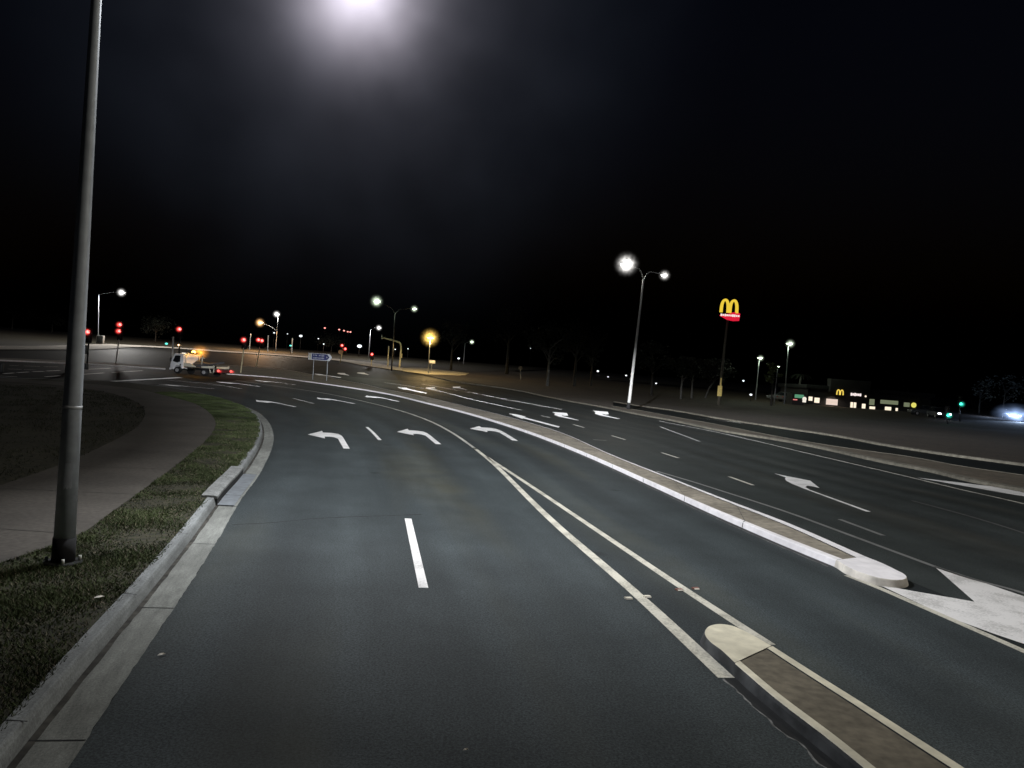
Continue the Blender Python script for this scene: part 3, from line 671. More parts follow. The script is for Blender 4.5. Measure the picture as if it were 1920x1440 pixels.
# raised pavement reflectors
def reflector(px, m, lab):
    c = G(*px); t = thing('road_reflector', lab, 'reflector', (c.x, c.y, 0), rz=R(20), group='raised reflectors beside the V lines', world=False)
    mb = MB(); mb.prism([(-.035,.006),(.035,.006),(.022,.022),(-.022,.022)], 'x', -.04, .04); part(mb, 'body', m, t)
    mb = MB(); mb.add([(-.034,-.0355,.008),(.034,-.0355,.008),(.034,-.0240,.021),(-.034,-.0240,.021)], [(0,1,2,3)]); part(mb, 'lens', mat('pale_reflector_lens', (.75,.72,.66), .3), t)
M_RW = mat('cream_reflector', (.62,.58,.48), .5); M_RR = mat('rusty_red_reflector', (.20,.09,.07), .5)
reflector((1178,1123.5), M_RW, 'cream reflector outside the left line of the V')
reflector((1213,1120.5), M_RW, 'cream reflector inside the left line of the V')
reflector((1273,1107.5), M_RR, 'reddish reflector inside the right line of the V')
reflector((1304,1105), M_RR, 'dark red reflector outside the right line of the V')

# ================================================================ drain inlet in the kerb
pts = GS([(391,934),(422,906),(434,893),(448,884),(461,884)], .17)
i0 = min(range(len(lip)), key=lambda i: (lip[i] - G(440,955)).length); i1 = min(range(len(lip)), key=lambda i: (lip[i] - G(484,893)).length)
if i1 - i0 < 3: i1 = i0 + 3
seg = resample([lip[i] for i in range(i0, i1 + 1)], 12)
dr = thing('drain_inlet', 'kerb drain inlet with a concrete lintel and dark slot beside the grass', 'drain', (seg[5].x, seg[5].y, 0))
k0, k1, k2 = offset(seg, GUT - .015), offset(seg, GUT + .04), offset(seg, GUT + .22)
mb = MB(); mb.quads(lift(k0, .115), lift(k0, .152)); mb.quads(lift(k0, .152), lift(k1, .168)); mb.quads(lift(k1, .168), lift(k2, .166)); mb.quads(lift(k2, .166), lift(k2, .10))
for kk in (0, 11): mb.add([(*k0[kk], .115), (*k0[kk], .152), (*k1[kk], .168), (*k2[kk], .166), (*k2[kk], .1)], [(0, 1, 2, 3, 4)])
part(mb, 'lintel', mat('lintel_concrete', (.20, .205, .20), .9, .35, 30, bump=.4, scale2=5, var2=.3), dr)
mb = MB(); b2 = offset(seg, GUT - .012); mb.quads(lift(b2, .02), lift(b2, .114)); part(mb, 'slot', M_BLACK, dr)
e0, e1 = offset(seg, .04), offset(seg, GUT - .02)
mb = MB(); mb.quads(lift(e0, .016), lift(e1, .022)); part(mb, 'apron', mat('steel_blue_apron', (.17, .185, .20), .7, .2, 8), dr)
for kk in (0, 3, 11):
    t = (seg[min(kk+1, 11)] - seg[max(kk-1, 0)]).normalized() * .012
    mb = MB(); mb.add([(*(e0[kk] - t), .0185), (*(e0[kk] + t), .0185), (*(e1[kk] + t), .0245), (*(e1[kk] - t), .0245)], [(0, 1, 2, 3)])
    part(mb, 'apron_joint', M_BLACK, dr)

# ================================================================ grass blades and litter
def blades(name, inside, count, m, lab, hmin, hmax, bb, near):
    mb = MB(); k = 0
    while k < count:
        y = bb[2] + (bb[3] - bb[2]) * random.random() ** near; x = random.uniform(bb[0], bb[1])
        if not inside(x, y): continue
        # turf grows in tufts: sparse where the slow noise is low
        c = math.sin(x * 3.1 + 1.7 * math.sin(y * 1.3)) * math.sin(y * 2.3 + 1.1 * math.sin(x * 2.1))
        if random.random() > .55 + .5 * c: continue
        k += 1
        h = random.uniform(hmin, hmax) * (1 + .5 * c); a = random.random() * 6.28; w = random.uniform(.0022, .005) * (1 + y / 13); l = random.uniform(.3, 1.6) * h
        dx, dy = math.cos(a) * w, math.sin(a) * w; b = random.random() * 6.28
        mb.add([(x - dx, y - dy, .13), (x + dx, y + dy, .13), (x + math.cos(b) * l, y + math.sin(b) * l, .13 + h)], [(0, 1, 2)])
    me = bpy.data.meshes.new(name); me.from_pydata(mb.v, [], mb.f); me.materials.append(m)
    o = bpy.data.objects.new(name, me); COL.objects.link(o); return tag(o, lab, 'grass', kind='stuff')
def xat(line_, y):
    best = None
    for a, b in zip(line_, line_[1:]):
        if (a.y - y) * (b.y - y) <= 0 and a.y != b.y:
            x = a.x + (b.x - a.x) * (y - a.y) / (b.y - a.y)
            if best is None or x > best: best = x
    return best
KT = {}; PO = {}; PI_ = {}
for yy in range(30, 400):
    KT[yy] = xat(ktop1, yy / 10); PO[yy] = xat(po, yy / 10); PI_[yy] = xat(pi, yy / 10)
def in_verge(x, y):
    k = int(y * 10); a, b = KT.get(k), PO.get(k)
    return a is not None and x < a + .02 and (b is None or x > b) and x > -9.5 - max(0, y - 20) * 1.2
def in_left(x, y):
    b = PI_.get(int(y * 10)); return b is not None and x < b
M_BL1 = mat('grass_blade', (.040, .054, .024), .9, .3, 1.4, col2=(.078, .098, .044), scale2=.35, var2=.35, spec=.1)
M_BL2 = mat('straw_blade', (.15, .13, .09), .85, .3, 4)
blades('verge_grass', in_verge, 130000, M_BL1, 'short patchy green turf between kerb and footpath', .012, .036, (-17.5, -2, 3.2, 39.5), 1.35)
blades('dry_grass', in_verge, 17000, M_BL2, 'pale dead grass blades scattered through the verge turf', .01, .03, (-12, -2, 3.2, 26), 1.5)
blades('inner_grass', in_left, 22000, mat('shaded_grass_blade', (.018, .021, .011), .9, .4, 1.4, col2=(.034, .036, .019)), 'dark grass inside the curve of the footpath', .02, .06, (-24, -7, 12, 36), 1.2)  # inner blades coloured darker for the weak light there
def leaf(px, z, s_, m, lab, rz):
    c = G(*px, z); mb = MB(); mb.add([(-s_, 0, 0), (-.3*s_, -.32*s_, .006), (.5*s_, -.25*s_, .012), (s_, 0, .004), (.4*s_, .3*s_, .014), (-.4*s_, .28*s_, .01)], [(0,1,2,3,4,5)])
    o = mb.build('fallen_leaf', m); o.location = (c.x, c.y, z + .004); o.rotation_euler = (.15, .1, rz); tag(o, lab, 'leaf')
M_LEAF = mat('dry_leaf', (.55, .52, .46), .7)
leaf((186,1121), .17, .05, M_LEAF, 'pale dry leaf on the verge turf near the kerb', 1.0)
leaf((303,1229), .008, .035, M_LEAF, 'tiny pale leaf on asphalt by the gutter', .8)
leaf((873,1408), .008, .02, M_LEAF, 'pale speck of litter at the bottom centre of the road', .3)

# ================================================================ LAMPS
WHITE = (1, .97, .93); COOL = (.86, .92, 1.0); GREENW = (.84, 1, .74); ORANGE = (1, .55, .22); SOD = (1, .62, .14)
L_WHITE = lamp_mat('white_lamp_glow', WHITE, 14); L_COOL = lamp_mat('cool_lamp_glow', COOL, 20); L_GREENW = lamp_mat('greenish_lamp_glow', GREENW, 10)
L_ORANGE = lamp_mat('orange_lamp_glow', (1, .62, .3), 10); L_SOD = lamp_mat('sodium_lamp_glow', (1, .7, .25), 8)
Z_WHITE = bloom_mat('white_bloom', WHITE, 17, 6, noise=.75, nscale=4.5); Z_GREEN = bloom_mat('greenish_bloom', GREENW, 12, 6, noise=.75, nscale=4.5); Z_ORANGE = bloom_mat('orange_bloom', ORANGE, 11, 5, noise=.75, nscale=4.5)  # bloom of the lit lamps, put in as self-glowing volumes
Z_SOD = bloom_mat('sodium_bloom', SOD, 5.5, 3.8, noise=.9, nscale=6); Z_RED = bloom_mat('red_bloom', (1, .07, .06), 26, 5); Z_AMBER = bloom_mat('amber_bloom', (1, .38, .05), 4.5, 3.6, noise=.8, nscale=3.5)
Z_BLUE = bloom_mat('blue_white_bloom', (.5, .68, 1), 2.2, 3); Z_TEAL = bloom_mat('teal_bloom', (.05, .85, .6), 8, 4)

def luminaire(t, at, direction, size, m, hz=None, hr=1.0):
    """cobra-head lamp: housing with the lit lens let into its underside"""
    d = Vector((direction[0], direction[1], 0)).normalized(); rz = math.atan2(d.y, d.x); at = Vector(at)
    mb = MB(); mb.box(at + Vector((0, 0, .05 * size)), (.75 * size, .32 * size, .11 * size), rz, .03 * size)
    h = part(mb, 'luminaire', M_GALV, t)
    mb = MB(); mb.sphere(at + Vector((0, 0, -.01)), .26 * size, 12, 8, (1.1, .62, .42))
    part(mb, 'lens', m, h)
    if hz: halo(t, at, hr, hz)
def pole_tube(b, top, r0, r1, n=14):
    mb = MB(); b, top = Vector(b), Vector(top); mb.tube([b.lerp(top, k / 6) for k in range(7)], [r0 + (r1 - r0) * k / 6 for k in range(7)], n); return mb

# near lamp post (its lamp hangs just above the frame)
nb = G(118,1057,.13); NB = Vector((nb.x, nb.y, .13)); ntop = P(181, -10, nb.y + .15); ntop = NB + (ntop - NB) * 1.46
LA = P(682, -22, 12.1)
t = thing('street_lamp', 'tall grey steel lamp post close by on the left grass verge', 'street lamp', NB)
part(pole_tube(NB + Vector((0, 0, .26)), ntop, .100, .024, 20), 'pole', M_GALV, t)
mb = MB(); mb.tube([NB + Vector((0, 0, .01)), NB + Vector((0, 0, .27))], [.110, .107], 20); mb.tube([NB + Vector((0, 0, .005)), NB + Vector((0, 0, .03))], [.18, .176], 20)
part(mb, 'base_sleeve', M_BLACK, t)
for k in range(4):
    a = k * math.pi / 2 + .5; c = NB + Vector((math.cos(a) * .148, math.sin(a) * .148, .03)); mb = MB(); mb.tube([c, c + Vector((0, 0, .05))], .016, 8); part(mb, 'bolt', mat('pale_bolt', (.5, .5, .48), .5), t)
bz = P(140, 764, nb.y).z; fr_ = (bz - .39) / (ntop.z - .39); bc = (NB + Vector((0, 0, .26))).lerp(ntop, fr_); br_ = .100 - .076 * fr_ + .004
mb = MB(); mb.tube([bc - Vector((0, 0, .015)), bc + Vector((0, 0, .015))], br_, 20); part(mb, 'band', mat('worn_band', (.45, .46, .47), .5), t)
dc = (NB + Vector((0, 0, .26))).lerp(ntop, .07); mb = MB(); dd = Vector((.45, -.9, 0)).normalized()
arcp = [Vector((dc.x, dc.y, 0)) + Vector((dd.x * math.cos(a) - dd.y * math.sin(a), dd.x * math.sin(a) + dd.y * math.cos(a), 0)) * .0965 for a in [-.45 + .15 * k for k in range(7)]]
mb.quads([p + Vector((0, 0, dc.z - .2)) for p in arcp], [p + Vector((0, 0, dc.z + .2)) for p in arcp]); part(mb, 'access_door', mat('door_steel', (.25, .265, .29), .6, .2, 9), t)
arm = [ntop, ntop + (LA - ntop) * .1 + Vector((0, 0, .9)), ntop + (LA - ntop) * .35 + Vector((0, 0, 1.1)), ntop.lerp(LA, .7) + Vector((0, 0, .6)), LA + Vector((0, 0, .12))]
mb = MB(); mb.tube([Vector(p) for p in smooth(arm, 4)], .028, 10); part(mb, 'arm', M_GALV, t)
luminaire(t, LA, (LA - ntop).to_2d(), 1.0, L_COOL)
street_light('near_lamp_light', LA - Vector((0, 0, .25)), 4700, (.94, .965, 1.0), 2.1, .14, .95, back=.9)
# bloom and mist glow of the near lamp, added as an emissive volume
hz = bpy.data.objects.new('haze_bloom', None)
COL.objects.unlink(hz) if hz.name in COL.objects else None
mbh = MB(); mbh.sphere((0, 0, 0), 1, 32, 20)
ho = mbh.build('haze_bloom', bloom_mat('near_lamp_bloom', (.93, .86, 1.0), .0085, 1.8, noise=.7, nscale=3.6, core=1.75, corew=15.5, outer=(.55, .66, .92))); ho.location = LA; ho.scale = (6.2,) * 3
tag(ho, kind='structure')

# tall two-headed lamp on the right
def double_lamp(base_px, top_px, heads, r0, r1, m_l, z, hzs, lab, dark=False, name='street_lamp', group=None):
    b = G(*base_px, .12); B = Vector((b.x, b.y, rise(b.y) + .12)); T = P(*top_px, b.y)
    t = thing(name, lab, 'street lamp', B, group=group)
    pm = M_DARK if dark else mat('pale_lamp_pole', (.5, .5, .48), .6, .1, 5)
    part(pole_tube(B, T, r0, r1), 'pole', pm, t)
    if not dark:
        mb = MB(); mb.tube([B, B + Vector((0, 0, .55))], [r0 * 1.12, r0 * 1.1], 14); part(mb, 'base_sleeve', M_BLACK, t)
    for hp, dy, size, hr in heads:
        hpt = P(*hp, b.y + dy); mid = T.lerp(hpt, .45); mid.z = max(T.z + .35, mid.z + .4)
        mb = MB(); mb.tube([Vector(p) for p in smooth([T - Vector((0, 0, .1)), T.lerp(mid, .45) + Vector((0, 0, .25)), mid, hpt + Vector((0, 0, .08))], 4)], r1 * .75, 8); part(mb, 'arm', pm, t)
        luminaire(t, hpt, (hpt - T).to_2d(), size, m_l, hzs, hr)
    return t, B, T
double_lamp((1178,767), (1207,522), [((1173,496), -2.5, 1.5, 1.55), ((1245,516), 2.5, .9, .85)], .14, .07, L_WHITE, 0, Z_WHITE, 'tall pale lamp post with two lit heads on the right verge kerb')
h1 = P(1173,496,68.8); street_light('right_lamp_light', h1 - Vector((0, 0, .45)), 300, (1, .98, .9), 1.5, .3)
double_lamp((734,695), (741,588), [((707.5,565), -3, 1.7, 1.7), ((777.5,579), 3, 1.2, 1.1)], .13, .08, L_GREENW, 0, Z_GREEN, 'dark mast with two greenish lamps beyond the wide median', dark=True)
h2 = P(707.5,565,125); street_light('far_lamp_light', h2 - Vector((0, 0, .5)), 380, GREENW, 1.2, .35)

def arm_lamp(base_px, top_px, head_px, m_l, z, hr, lab, size=1.2, power=0, col=WHITE, z0_=.12, dark=False, depth=None, rad=.10, group=None, head_dy=0):
    if depth: b = P(*base_px, depth).to_2d(); b = Vector((P(*base_px, depth).x, depth))
    else: b = G(*base_px, z0_)
    B = Vector((b.x, b.y, rise(b.y) + z0_)); T = P(*top_px, b.y); Hd = P(*head_px, b.y + head_dy)
    t = thing('street_lamp', lab, 'street lamp', B, group=group); pm = M_DARK if dark else M_GALV
    part(pole_tube(B, T, rad, rad * .6, 10), 'pole', pm, t)
    if (T - Hd).length > .5:
        mb = MB(); mb.tube([Vector(p) for p in smooth([T - Vector((0, 0, .15)), T.lerp(Hd, .5) + Vector((0, 0, .18)), Hd + Vector((0, 0, .05))], 4)], rad * .45, 8); part(mb, 'arm', pm, t)
    luminaire(t, Hd, ((Hd - T).to_2d() if (Hd - T).to_2d().length > .05 else Vector((1, 0))), size, m_l, z, hr)
    if power: street_light('lamp_light', Hd - Vector((0, 0, .5)), power * .55, col, 1.3, .35, rad=.9)
    return t, B, T
arm_lamp((184,643), (185,551), (230,548.5), L_WHITE, Z_WHITE, 1.5, 'single arm white lamp at the far left beside a grey cabinet', 1.7, 9000, WHITE)
t, B, T = arm_lamp((517,660), (521,597), (520,589), L_WHITE, Z_WHITE, 1.5, 'pale post with a white head on top and an orange lamp on its arm', 1.8, 3500, (1, .9, .75))
oh = P(489,605,B.y); A_ = B.lerp(T, .62)
mb = MB(); mb.tube([A_, A_.lerp(oh, .5) + Vector((0, 0, .3)), oh], .06, 8); part(mb, 'arm', M_GALV, t)
luminaire(t, oh, (-1, 0), 1.7, L_ORANGE, Z_ORANGE, 1.8)
street_light('orange_lamp_light', oh - Vector((0, 0, .5)), 9000, (1, .52, .22), .3, .5)
arm_lamp((691,673), (694.5,617.5), (711,614.5), L_WHITE, Z_WHITE, 1.3, 'slim white lamp left of the dark two-lamp mast', 1.4, 4000, WHITE)
arm_lamp((803,700), (806,640), (807.5,633), L_SOD, Z_SOD, 2.2, 'glowing yellow sodium lamp on a thin post', 2.0, 2800, (1, .68, .28))
arm_lamp((869,683), (872,643), (885,641), L_GREENW, Z_GREEN, 1.2, 'small lamp on a short arm right of the yellow lamp', 1.1)
# car park lamps by the restaurant
arm_lamp((1471,752), (1478,648), (1480,644), L_GREENW, Z_GREEN, 1.15, 'tallest car park floodlight left of the restaurant', 1.6, 600, GREENW, depth=112)
arm_lamp((1417,742), (1423.5,675), (1425,671), L_GREENW, Z_GREEN, .9, 'second car park floodlight, left of the tallest', 1.3, 400, GREENW, depth=118)
arm_lamp((1452,745), (1458,692), (1459,687), L_GREENW, None, .8, 'shortest car park lamp post between the two floodlights', .7, 0, depth=108)

# off-frame neighbour of the tall right lamp, over the viewer's right shoulder
oB = Vector((11.5, 3.0, .12)); oT = Vector((13.5, 7.0, 10.2)); oH = Vector((12.0, 8.0, 10.3))
# the next lamp along, over the viewer's right shoulder
street_light('overhead_lamp_light', oH, 1150, (1, .945, .82), 1.2, .4)

# small distant lights
gl = 'tiny distant lamps beyond the junction'
def far_dot(px, depth, r, m, lab, hz=None, hr=0):
    r *= .68; c = P(*px, depth); zb = rise(depth) + .1
    t = thing('distant_lamp', lab, 'distant light', (c.x, c.y, zb), group=gl)
    top = Vector((c.x, c.y, max(c.z, zb + .4))); mb = MB(); mb.tube([(c.x, c.y + .05, zb), (c.x, c.y + .05, top.z)], .05, 6); part(mb, 'pole', M_DARK, t)
    mb = MB(); mb.sphere(top, r, 10, 6, (1.2, .8, .8)); part(mb, 'lens', m, t)
    if hz: halo(t, top, hr, hz)
L_PINK = lamp_mat('pink_red_lamp', (1, .35, .3), 2.2); L_DIM = lamp_mat('dim_white_lamp', (.9, .95, 1), 2.0); L_TEAL = lamp_mat('teal_lamp', (.15, .9, .75), 1.6)
for px, d, r_, m_, lab in (((609,615),230,.36,L_PINK,'pinkish red light standing apart at the left of the row on the dark hill'),((636,618),230,.36,L_PINK,'first red light of the tight row of four'),((645,620),230,.36,L_PINK,'second red light of the tight row of four'),
    ((652,622),230,.32,L_PINK,'third red light of the tight row of four'),((657,622.5),230,.36,L_PINK,'last red light of the tight row of four'),((564,630),210,.55,L_DIM,'white light above the left end of the blue sign'),
    ((597,635),220,.25,L_DIM,'dim light above the blue sign'),((607,645),200,.25,L_DIM,'small light just over the blue sign'),((674,649),200,.75,L_DIM,'bright white light left of the slim white lamp'),
    ((539,626),220,.2,L_DIM,'faint light right of the orange and white lamp post'),((514,624),215,.3,L_DIM,'light against the orange and white lamp post'),((741,655),210,.22,L_DIM,'speck beside the dark two-lamp mast'),
    ((765,654),210,.22,L_DIM,'speck between the mast and the yellow lamp'),((860,672),180,.35,L_DIM,'low light under the small arm lamp'),((545,648),170,.32,L_TEAL,'teal light on a thin post left of the blue sign'),
    ((312,645),170,.42,L_TEAL,'teal light left of the tow truck'),((336,647),150,.32,L_ORANGE,'small orange light above the tow truck cab'),((1121,696),200,.38,L_DIM,'small light among dark trees, left of the tall lamp post'),((1139.6,713),170,.2,L_DIM,'speck low in the dark trees near the tall lamp post'),
    ((1174,704),190,.3,L_DIM,'light right against the tall lamp post'),((1230,722),150,.22,L_DIM,'small light right of the tall lamp post'),((1394,714),170,.3,L_DIM,'small light under the tall restaurant sign'),
    ((995,653),230,.18,L_DIM,'faint high light above the dark trees'),((1408,740),112,.25,L_DIM,'soft low light left of the car park')):
    far_dot(px, d, r_, m_, lab)

# ================================================================ TRAFFIC SIGNALS
L_RED = lamp_mat('red_signal_lamp', (1, .10, .09), 7); L_GRN = lamp_mat('green_signal_lamp', (.05, .9, .6), 5)
M_LOFF = mat('unlit_lens', (.02, .015, .01), .3)
def signal(base_px, heads, pole_m, lab, depth=None, top_extra=.35, pw=.075, name='traffic_signal', m_lit=L_RED, hz=Z_RED, group='traffic signals at the junction', lit=0):
    if depth: q = P(*base_px, depth); b = Vector((q.x, q.y)); zb = rise(b.y) + .1
    else: b = G(*base_px, .12); zb = rise(b.y) + .12
    B = Vector((b.x, b.y, zb)); t = thing(name, lab, 'traffic signal', B, group=group)
    pts = [P(*h, b.y) for h in heads]; top = max(pts, key=lambda q: q.z); px_ = sum(p.x for p in pts) / len(pts)
    mb = MB(); mb.tube([B, Vector((px_, b.y + .1, top.z + top_extra))], pw, 10); part(mb, 'pole', pole_m, t)
    for p in pts:
        off = .38 * lit
        mb = MB(); c = Vector((p.x, b.y - .05, p.z - .38 + off)); mb.box(c, (.34, .2, 1.12), 0, .04); hd = part(mb, 'signal_head', M_DARK, t)
        mb = MB(); mb.box(c + Vector((0, .07, 0)), (.62, .03, 1.4), 0, .01); part(mb, 'backboard', M_BLACK, hd)
        for k in range(3):
            cc = Vector((p.x, b.y - .16, p.z - .38 * k + off)); mb = MB()
            if k == lit: mb.sphere(cc, .165, 12, 8, (1, .35, 1)); part(mb, 'lit_lens', m_lit, hd)
            else: mb.sphere(cc, .13, 10, 6, (1, .3, 1)); part(mb, 'lens', M_LOFF, hd)
            mb = MB(); arc = [Vector((cc.x + .16 * math.cos(a), b.y - .15, cc.z + .16 * math.sin(a))) for a in [math.pi * j / 8 for j in range(9)]]
            mb.quads(arc, [q + Vector((0, -.17, -.02)) for q in arc]); part(mb, 'visor', M_BLACK, hd)
        if hz: halo(t, Vector((p.x, b.y - .22, p.z)), .62, hz)
    return t, B
signal((163,685), [(167,622)], M_DARK, 'red signal on a dark pole just right of the near lamp post')
signal((217,681), [(227,608.5),(225.5,620.5)], M_WPOST, 'signal pole with two red lights one above the other under the left lamp')
signal((334,688), [(338.5,617)], M_DARK, 'single red signal high behind the tow truck cab')
signal((451,700), [(459,637)], M_YPOST, 'yellowish signal pole with one red light right of the tow truck')
signal((481,687), [(486,637),(492.5,638.5)], M_YPOST, 'signal pole with two red lights side by side next to the orange lamp')
t, B = signal((637.5,681), [(642,647.5),(648,654)], M_YPOST, 'signal pole with two red lights and a round sign above the blue sign')
c = P(638.5,660,B.y - .3); mb = MB(); mb.tube([c, c + Vector((0, .03, 0))], .42, 20); part(mb, 'round_sign', mat('pinkish_disc', (.55, .42, .36), .6), t)
signal((696,685), [(698,664)], M_YPOST, 'short yellow signal pole with a low red light left of the dark mast')
for px0, px1, lab in (((502,660),(503,630),'bare pale pole right of the double red signal'),((547,663),(548.5,635),'bare pale pole left of the blue sign'),((467.5,657),(470,626),'thin pale pole between the two red signals'),
                      ((323,690),(324.5,633),'pale pole behind the tow truck windscreen'),((727,687),(729,650),'bare yellowish pole left of the dark mast')):
    b = G(*px0, .12); B = Vector((b.x, b.y, rise(b.y) + .12)); T = P(*px1, b.y)
    t = thing('signal_pole', lab, 'pole', B, group='bare poles around the junction'); part(pole_tube(B, T, .11, .1, 8), 'pole', M_WPOST if 'pale' in lab else M_YPOST, t)
    mb = MB(); mb.sphere(T, .13, 8, 6); part(mb, 'cap', M_WPOST, t)
# mast-arm signal
b = G(749,689,.12); B = Vector((b.x, b.y, rise(b.y) + .12))
t = thing('mast_arm_signal', 'curved yellowish mast arm signal pole right of the dark mast', 'traffic signal', B, group='traffic signals at the junction')
crv = [B] + [P(*q, b.y) for q in ((751,665),(752,650),(750,643),(745,640.5),(738,638.5),(717,633))]
mb = MB(); mb.tube([Vector(p) for p in smooth(crv, 4)], .15, 10); part(mb, 'pole', M_YPOST, t)
c = P(716.5,631.5,b.y - .2); mb = MB(); mb.box(c, (.32, .22, .95), 0, .04); hd = part(mb, 'signal_head', M_DARK, t)
mb = MB(); mb.box(c + Vector((-.02, -.13, 0)), (.16, .03, .85), 0, .01); part(mb, 'lit_edge', mat('pale_signal_edge', (.7, .68, .6), .4), hd)  # lamplit edge of the head, painted in as a pale strip
mb = MB(); mb.box(P(752.5,667,b.y - .25), (.3, .2, .8), 0, .03); part(mb, 'side_signal_head', M_YPOST, t)
# signals at the right by the restaurant
signal((1800,790), [(1800,757)], M_DARK, 'green signal higher of two at the far right', depth=100, m_lit=L_GRN, hz=Z_TEAL, lit=2, group='green signals at the right')
signal((1776,800), [(1776,778)], M_DARK, 'green signal lower of two at the far right', depth=92, m_lit=L_GRN, hz=Z_TEAL, lit=2, group='green signals at the right')
# pedestrian button post, dark, beside the near lamp post
b = G(155,714,.14); B = Vector((b.x, b.y, .14)); T = P(155.5,652,b.y)
t = thing('pedestrian_signal', 'dark pedestrian signal post with a side box right behind the near lamp post', 'pedestrian signal', B)
part(pole_tube(B, T, .07, .06, 10), 'pole', M_DARK, t)
mb = MB(); mb.box(P(159.5,687,b.y - .05), (.3, .22, .34), 0, .03); part(mb, 'button_box', M_DARK, t)
mb = MB(); mb.box(P(157,655,b.y - .05), (.34, .2, .5), 0, .03); part(mb, 'signal_head', M_DARK, t)
# dark rounded object at the very left edge
b = G(-4,704,.14); B = Vector((b.x, b.y, .14)); t = thing('pedestrian_signal', 'dark signal post cut off by the left edge of the photo', 'pedestrian signal', B)
part(pole_tube(B, P(-4,640,b.y), .07, .06, 10), 'pole', M_DARK, t); mb = MB(); mb.box(P(0,690,b.y - .05), (.34, .25, .55), 0, .05); part(mb, 'button_box', M_DARK, t)
# control cabinet
c = P(188,641,150); B = Vector((c.x, c.y, rise(150) + .1)); t = thing('signal_cabinet', 'grey roadside control cabinet at the foot of the far left lamp', 'cabinet', B)
mb = MB(); mb.box(B + Vector((0, 0, .8)), (1.3, .6, 1.6), 0, .06); part(mb, 'body', M_WPOST, t)
mb = MB(); mb.box(B + Vector((0, -.31, .8)), (1.0, .03, 1.3), 0, .01); part(mb, 'door', M_GALV, t)

# ================================================================ SIGNS
M_BLUE = mat('sign_blue', (.018, .028, .13), .5, .1, 4); M_SWHITE = mat('sign_white', (.62, .64, .68), .5, .08, 4)
b1, b2 = G(586,714.5,HM), G(612,713.5,HM); dY = (b1.y + b2.y) / 2
t = thing('direction_sign', 'blue arrow-ended direction sign on two thin posts on the median grass', 'road sign', (b1.x, dY, 0))
for bp, tp in (((586,714.5),(588,674)), ((612,713.5),(614.3,675))):
    q = P(*bp, dY); e = P(*tp, dY); mb = MB(); mb.tube([(q.x, dY + .06, .1), (e.x, dY + .06, e.z + .3)], .045, 8); part(mb, 'post', M_GALV, t)
c0 = P(578.6,666,dY); c1 = P(622.6,672.5,dY); zc = (c0.z + c1.z) / 2; W_ = c1.x - c0.x; Hh = .36; x0 = c0.x; x1 = c1.x
mb = MB(); mb.prism([(x0, zc - Hh), (x1 - .25, zc - Hh), (x1, zc), (x1 - .25, zc + Hh), (x0, zc + Hh)], 'y', dY - .02, dY + .02); bd = part(mb, 'board', M_SWHITE, t)
mb = MB(); mb.prism([(x0 + .36, zc - Hh + .05), (x1 - .52, zc - Hh + .05), (x1 - .27, zc), (x1 - .52, zc + Hh - .05), (x0 + .36, zc + Hh - .05)], 'y', dY - .03, dY - .0225); part(mb, 'panel', M_BLUE, bd)
mb = MB(); rr = random.Random(3); xx = x0 + .46
for row, k in ((.14, 8), (-.14, 12)):
    xx = x0 + .48; wl = (W_ - 1.28) / k
    for j in range(k):
        if not (row > 0 and j == 3):
            hh = .075; mb.box((xx + wl * .4, dY - .034, zc + row + rr.uniform(-.012, .012)), (wl * rr.uniform(.45, .75), .006, hh * 2 * rr.uniform(.75, 1)))
        xx += wl
part(mb, 'lettering', mat('sign_lettering', (.42, .44, .52), .5), bd)
mb = MB(); mb.add([(x1 - .62, dY - .034, zc + .1), (x1 - .47, dY - .034, zc), (x1 - .62, dY - .034, zc - .1), (x1 - .58, dY - .034, zc)], [(0, 1, 2, 3)]); part(mb, 'emblem', M_SWHITE, bd)
mb = MB(); mb.box((x0 + .17, dY - .026, zc), (.22, .008, Hh * 1.8)); part(mb, 'route_patch', mat('beige_patch', (.45, .43, .36), .6), bd)

def post_sign(px_b, px_c, r, m, lab, depth=None, square=False):
    if depth: q = P(*px_b, depth); b = Vector((q.x, depth))
    else: b = G(*px_b, .12)
    B = Vector((b.x, b.y, rise(b.y) + .1)); c = P(*px_c, b.y)
    t = thing('small_sign', lab, 'road sign', B); part(pole_tube(B, c + Vector((0, .05, 0)), .05, .05, 8), 'post', M_GALV, t)
    mb = MB()
    if square: mb.box(c, (r * 2.4, .03, r * 1.2), 0, .008)
    else: mb.tube([c, c + Vector((0, .02, 0))], r, 18)
    part(mb, 'plate', m, t)
post_sign((976.5,712), (976,690), .32, mat('dim_sign_back', (.22, .23, .25), .5), 'dim round sign on a thin post before the dark trees')
post_sign((808,699), (810.5,678.5), .42, M_SWHITE, 'small white plate under the yellow sodium lamp', square=True)

# tall restaurant pole sign with arches
SD = 99.0
sb_ = G(1347,759,.12); SD = sb_.y; B = Vector((sb_.x, SD, rise(SD) + .12))
t = thing('restaurant_sign', 'tall pole sign with glowing yellow arches over a red panel', 'pole sign', B)
mid = P(1352,716,SD); topc = P(1364,600,SD)
part(pole_tube(B, topc, .2, .14, 12), 'pole', mat('dull_sign_pole', (.10, .09, .07), .6), t)
mb = MB(); mb.box(P(1349.5,733,SD - .25), (.55, .12, 1.3), 0, .03); mb.box(P(1351.5,719,SD - .25), (.16, .1, 1.4), 0, .02); part(mb, 'lit_pole_part', mat('pole_lit_yellow', (.62, .48, .16), .6, emit=.12, ecol=(.9, .7, .25)), t)  # lamplit stretch of the pole, put in as a faintly glowing yellow block
L_YEL = lamp_mat('yellow_arch_glow', (1, .70, .06), .95); L_SRED = lamp_mat('red_panel_glow', (1, .02, .06), .8); L_SWH = lamp_mat('white_sign_glow', (1, .86, .84), 1.1)
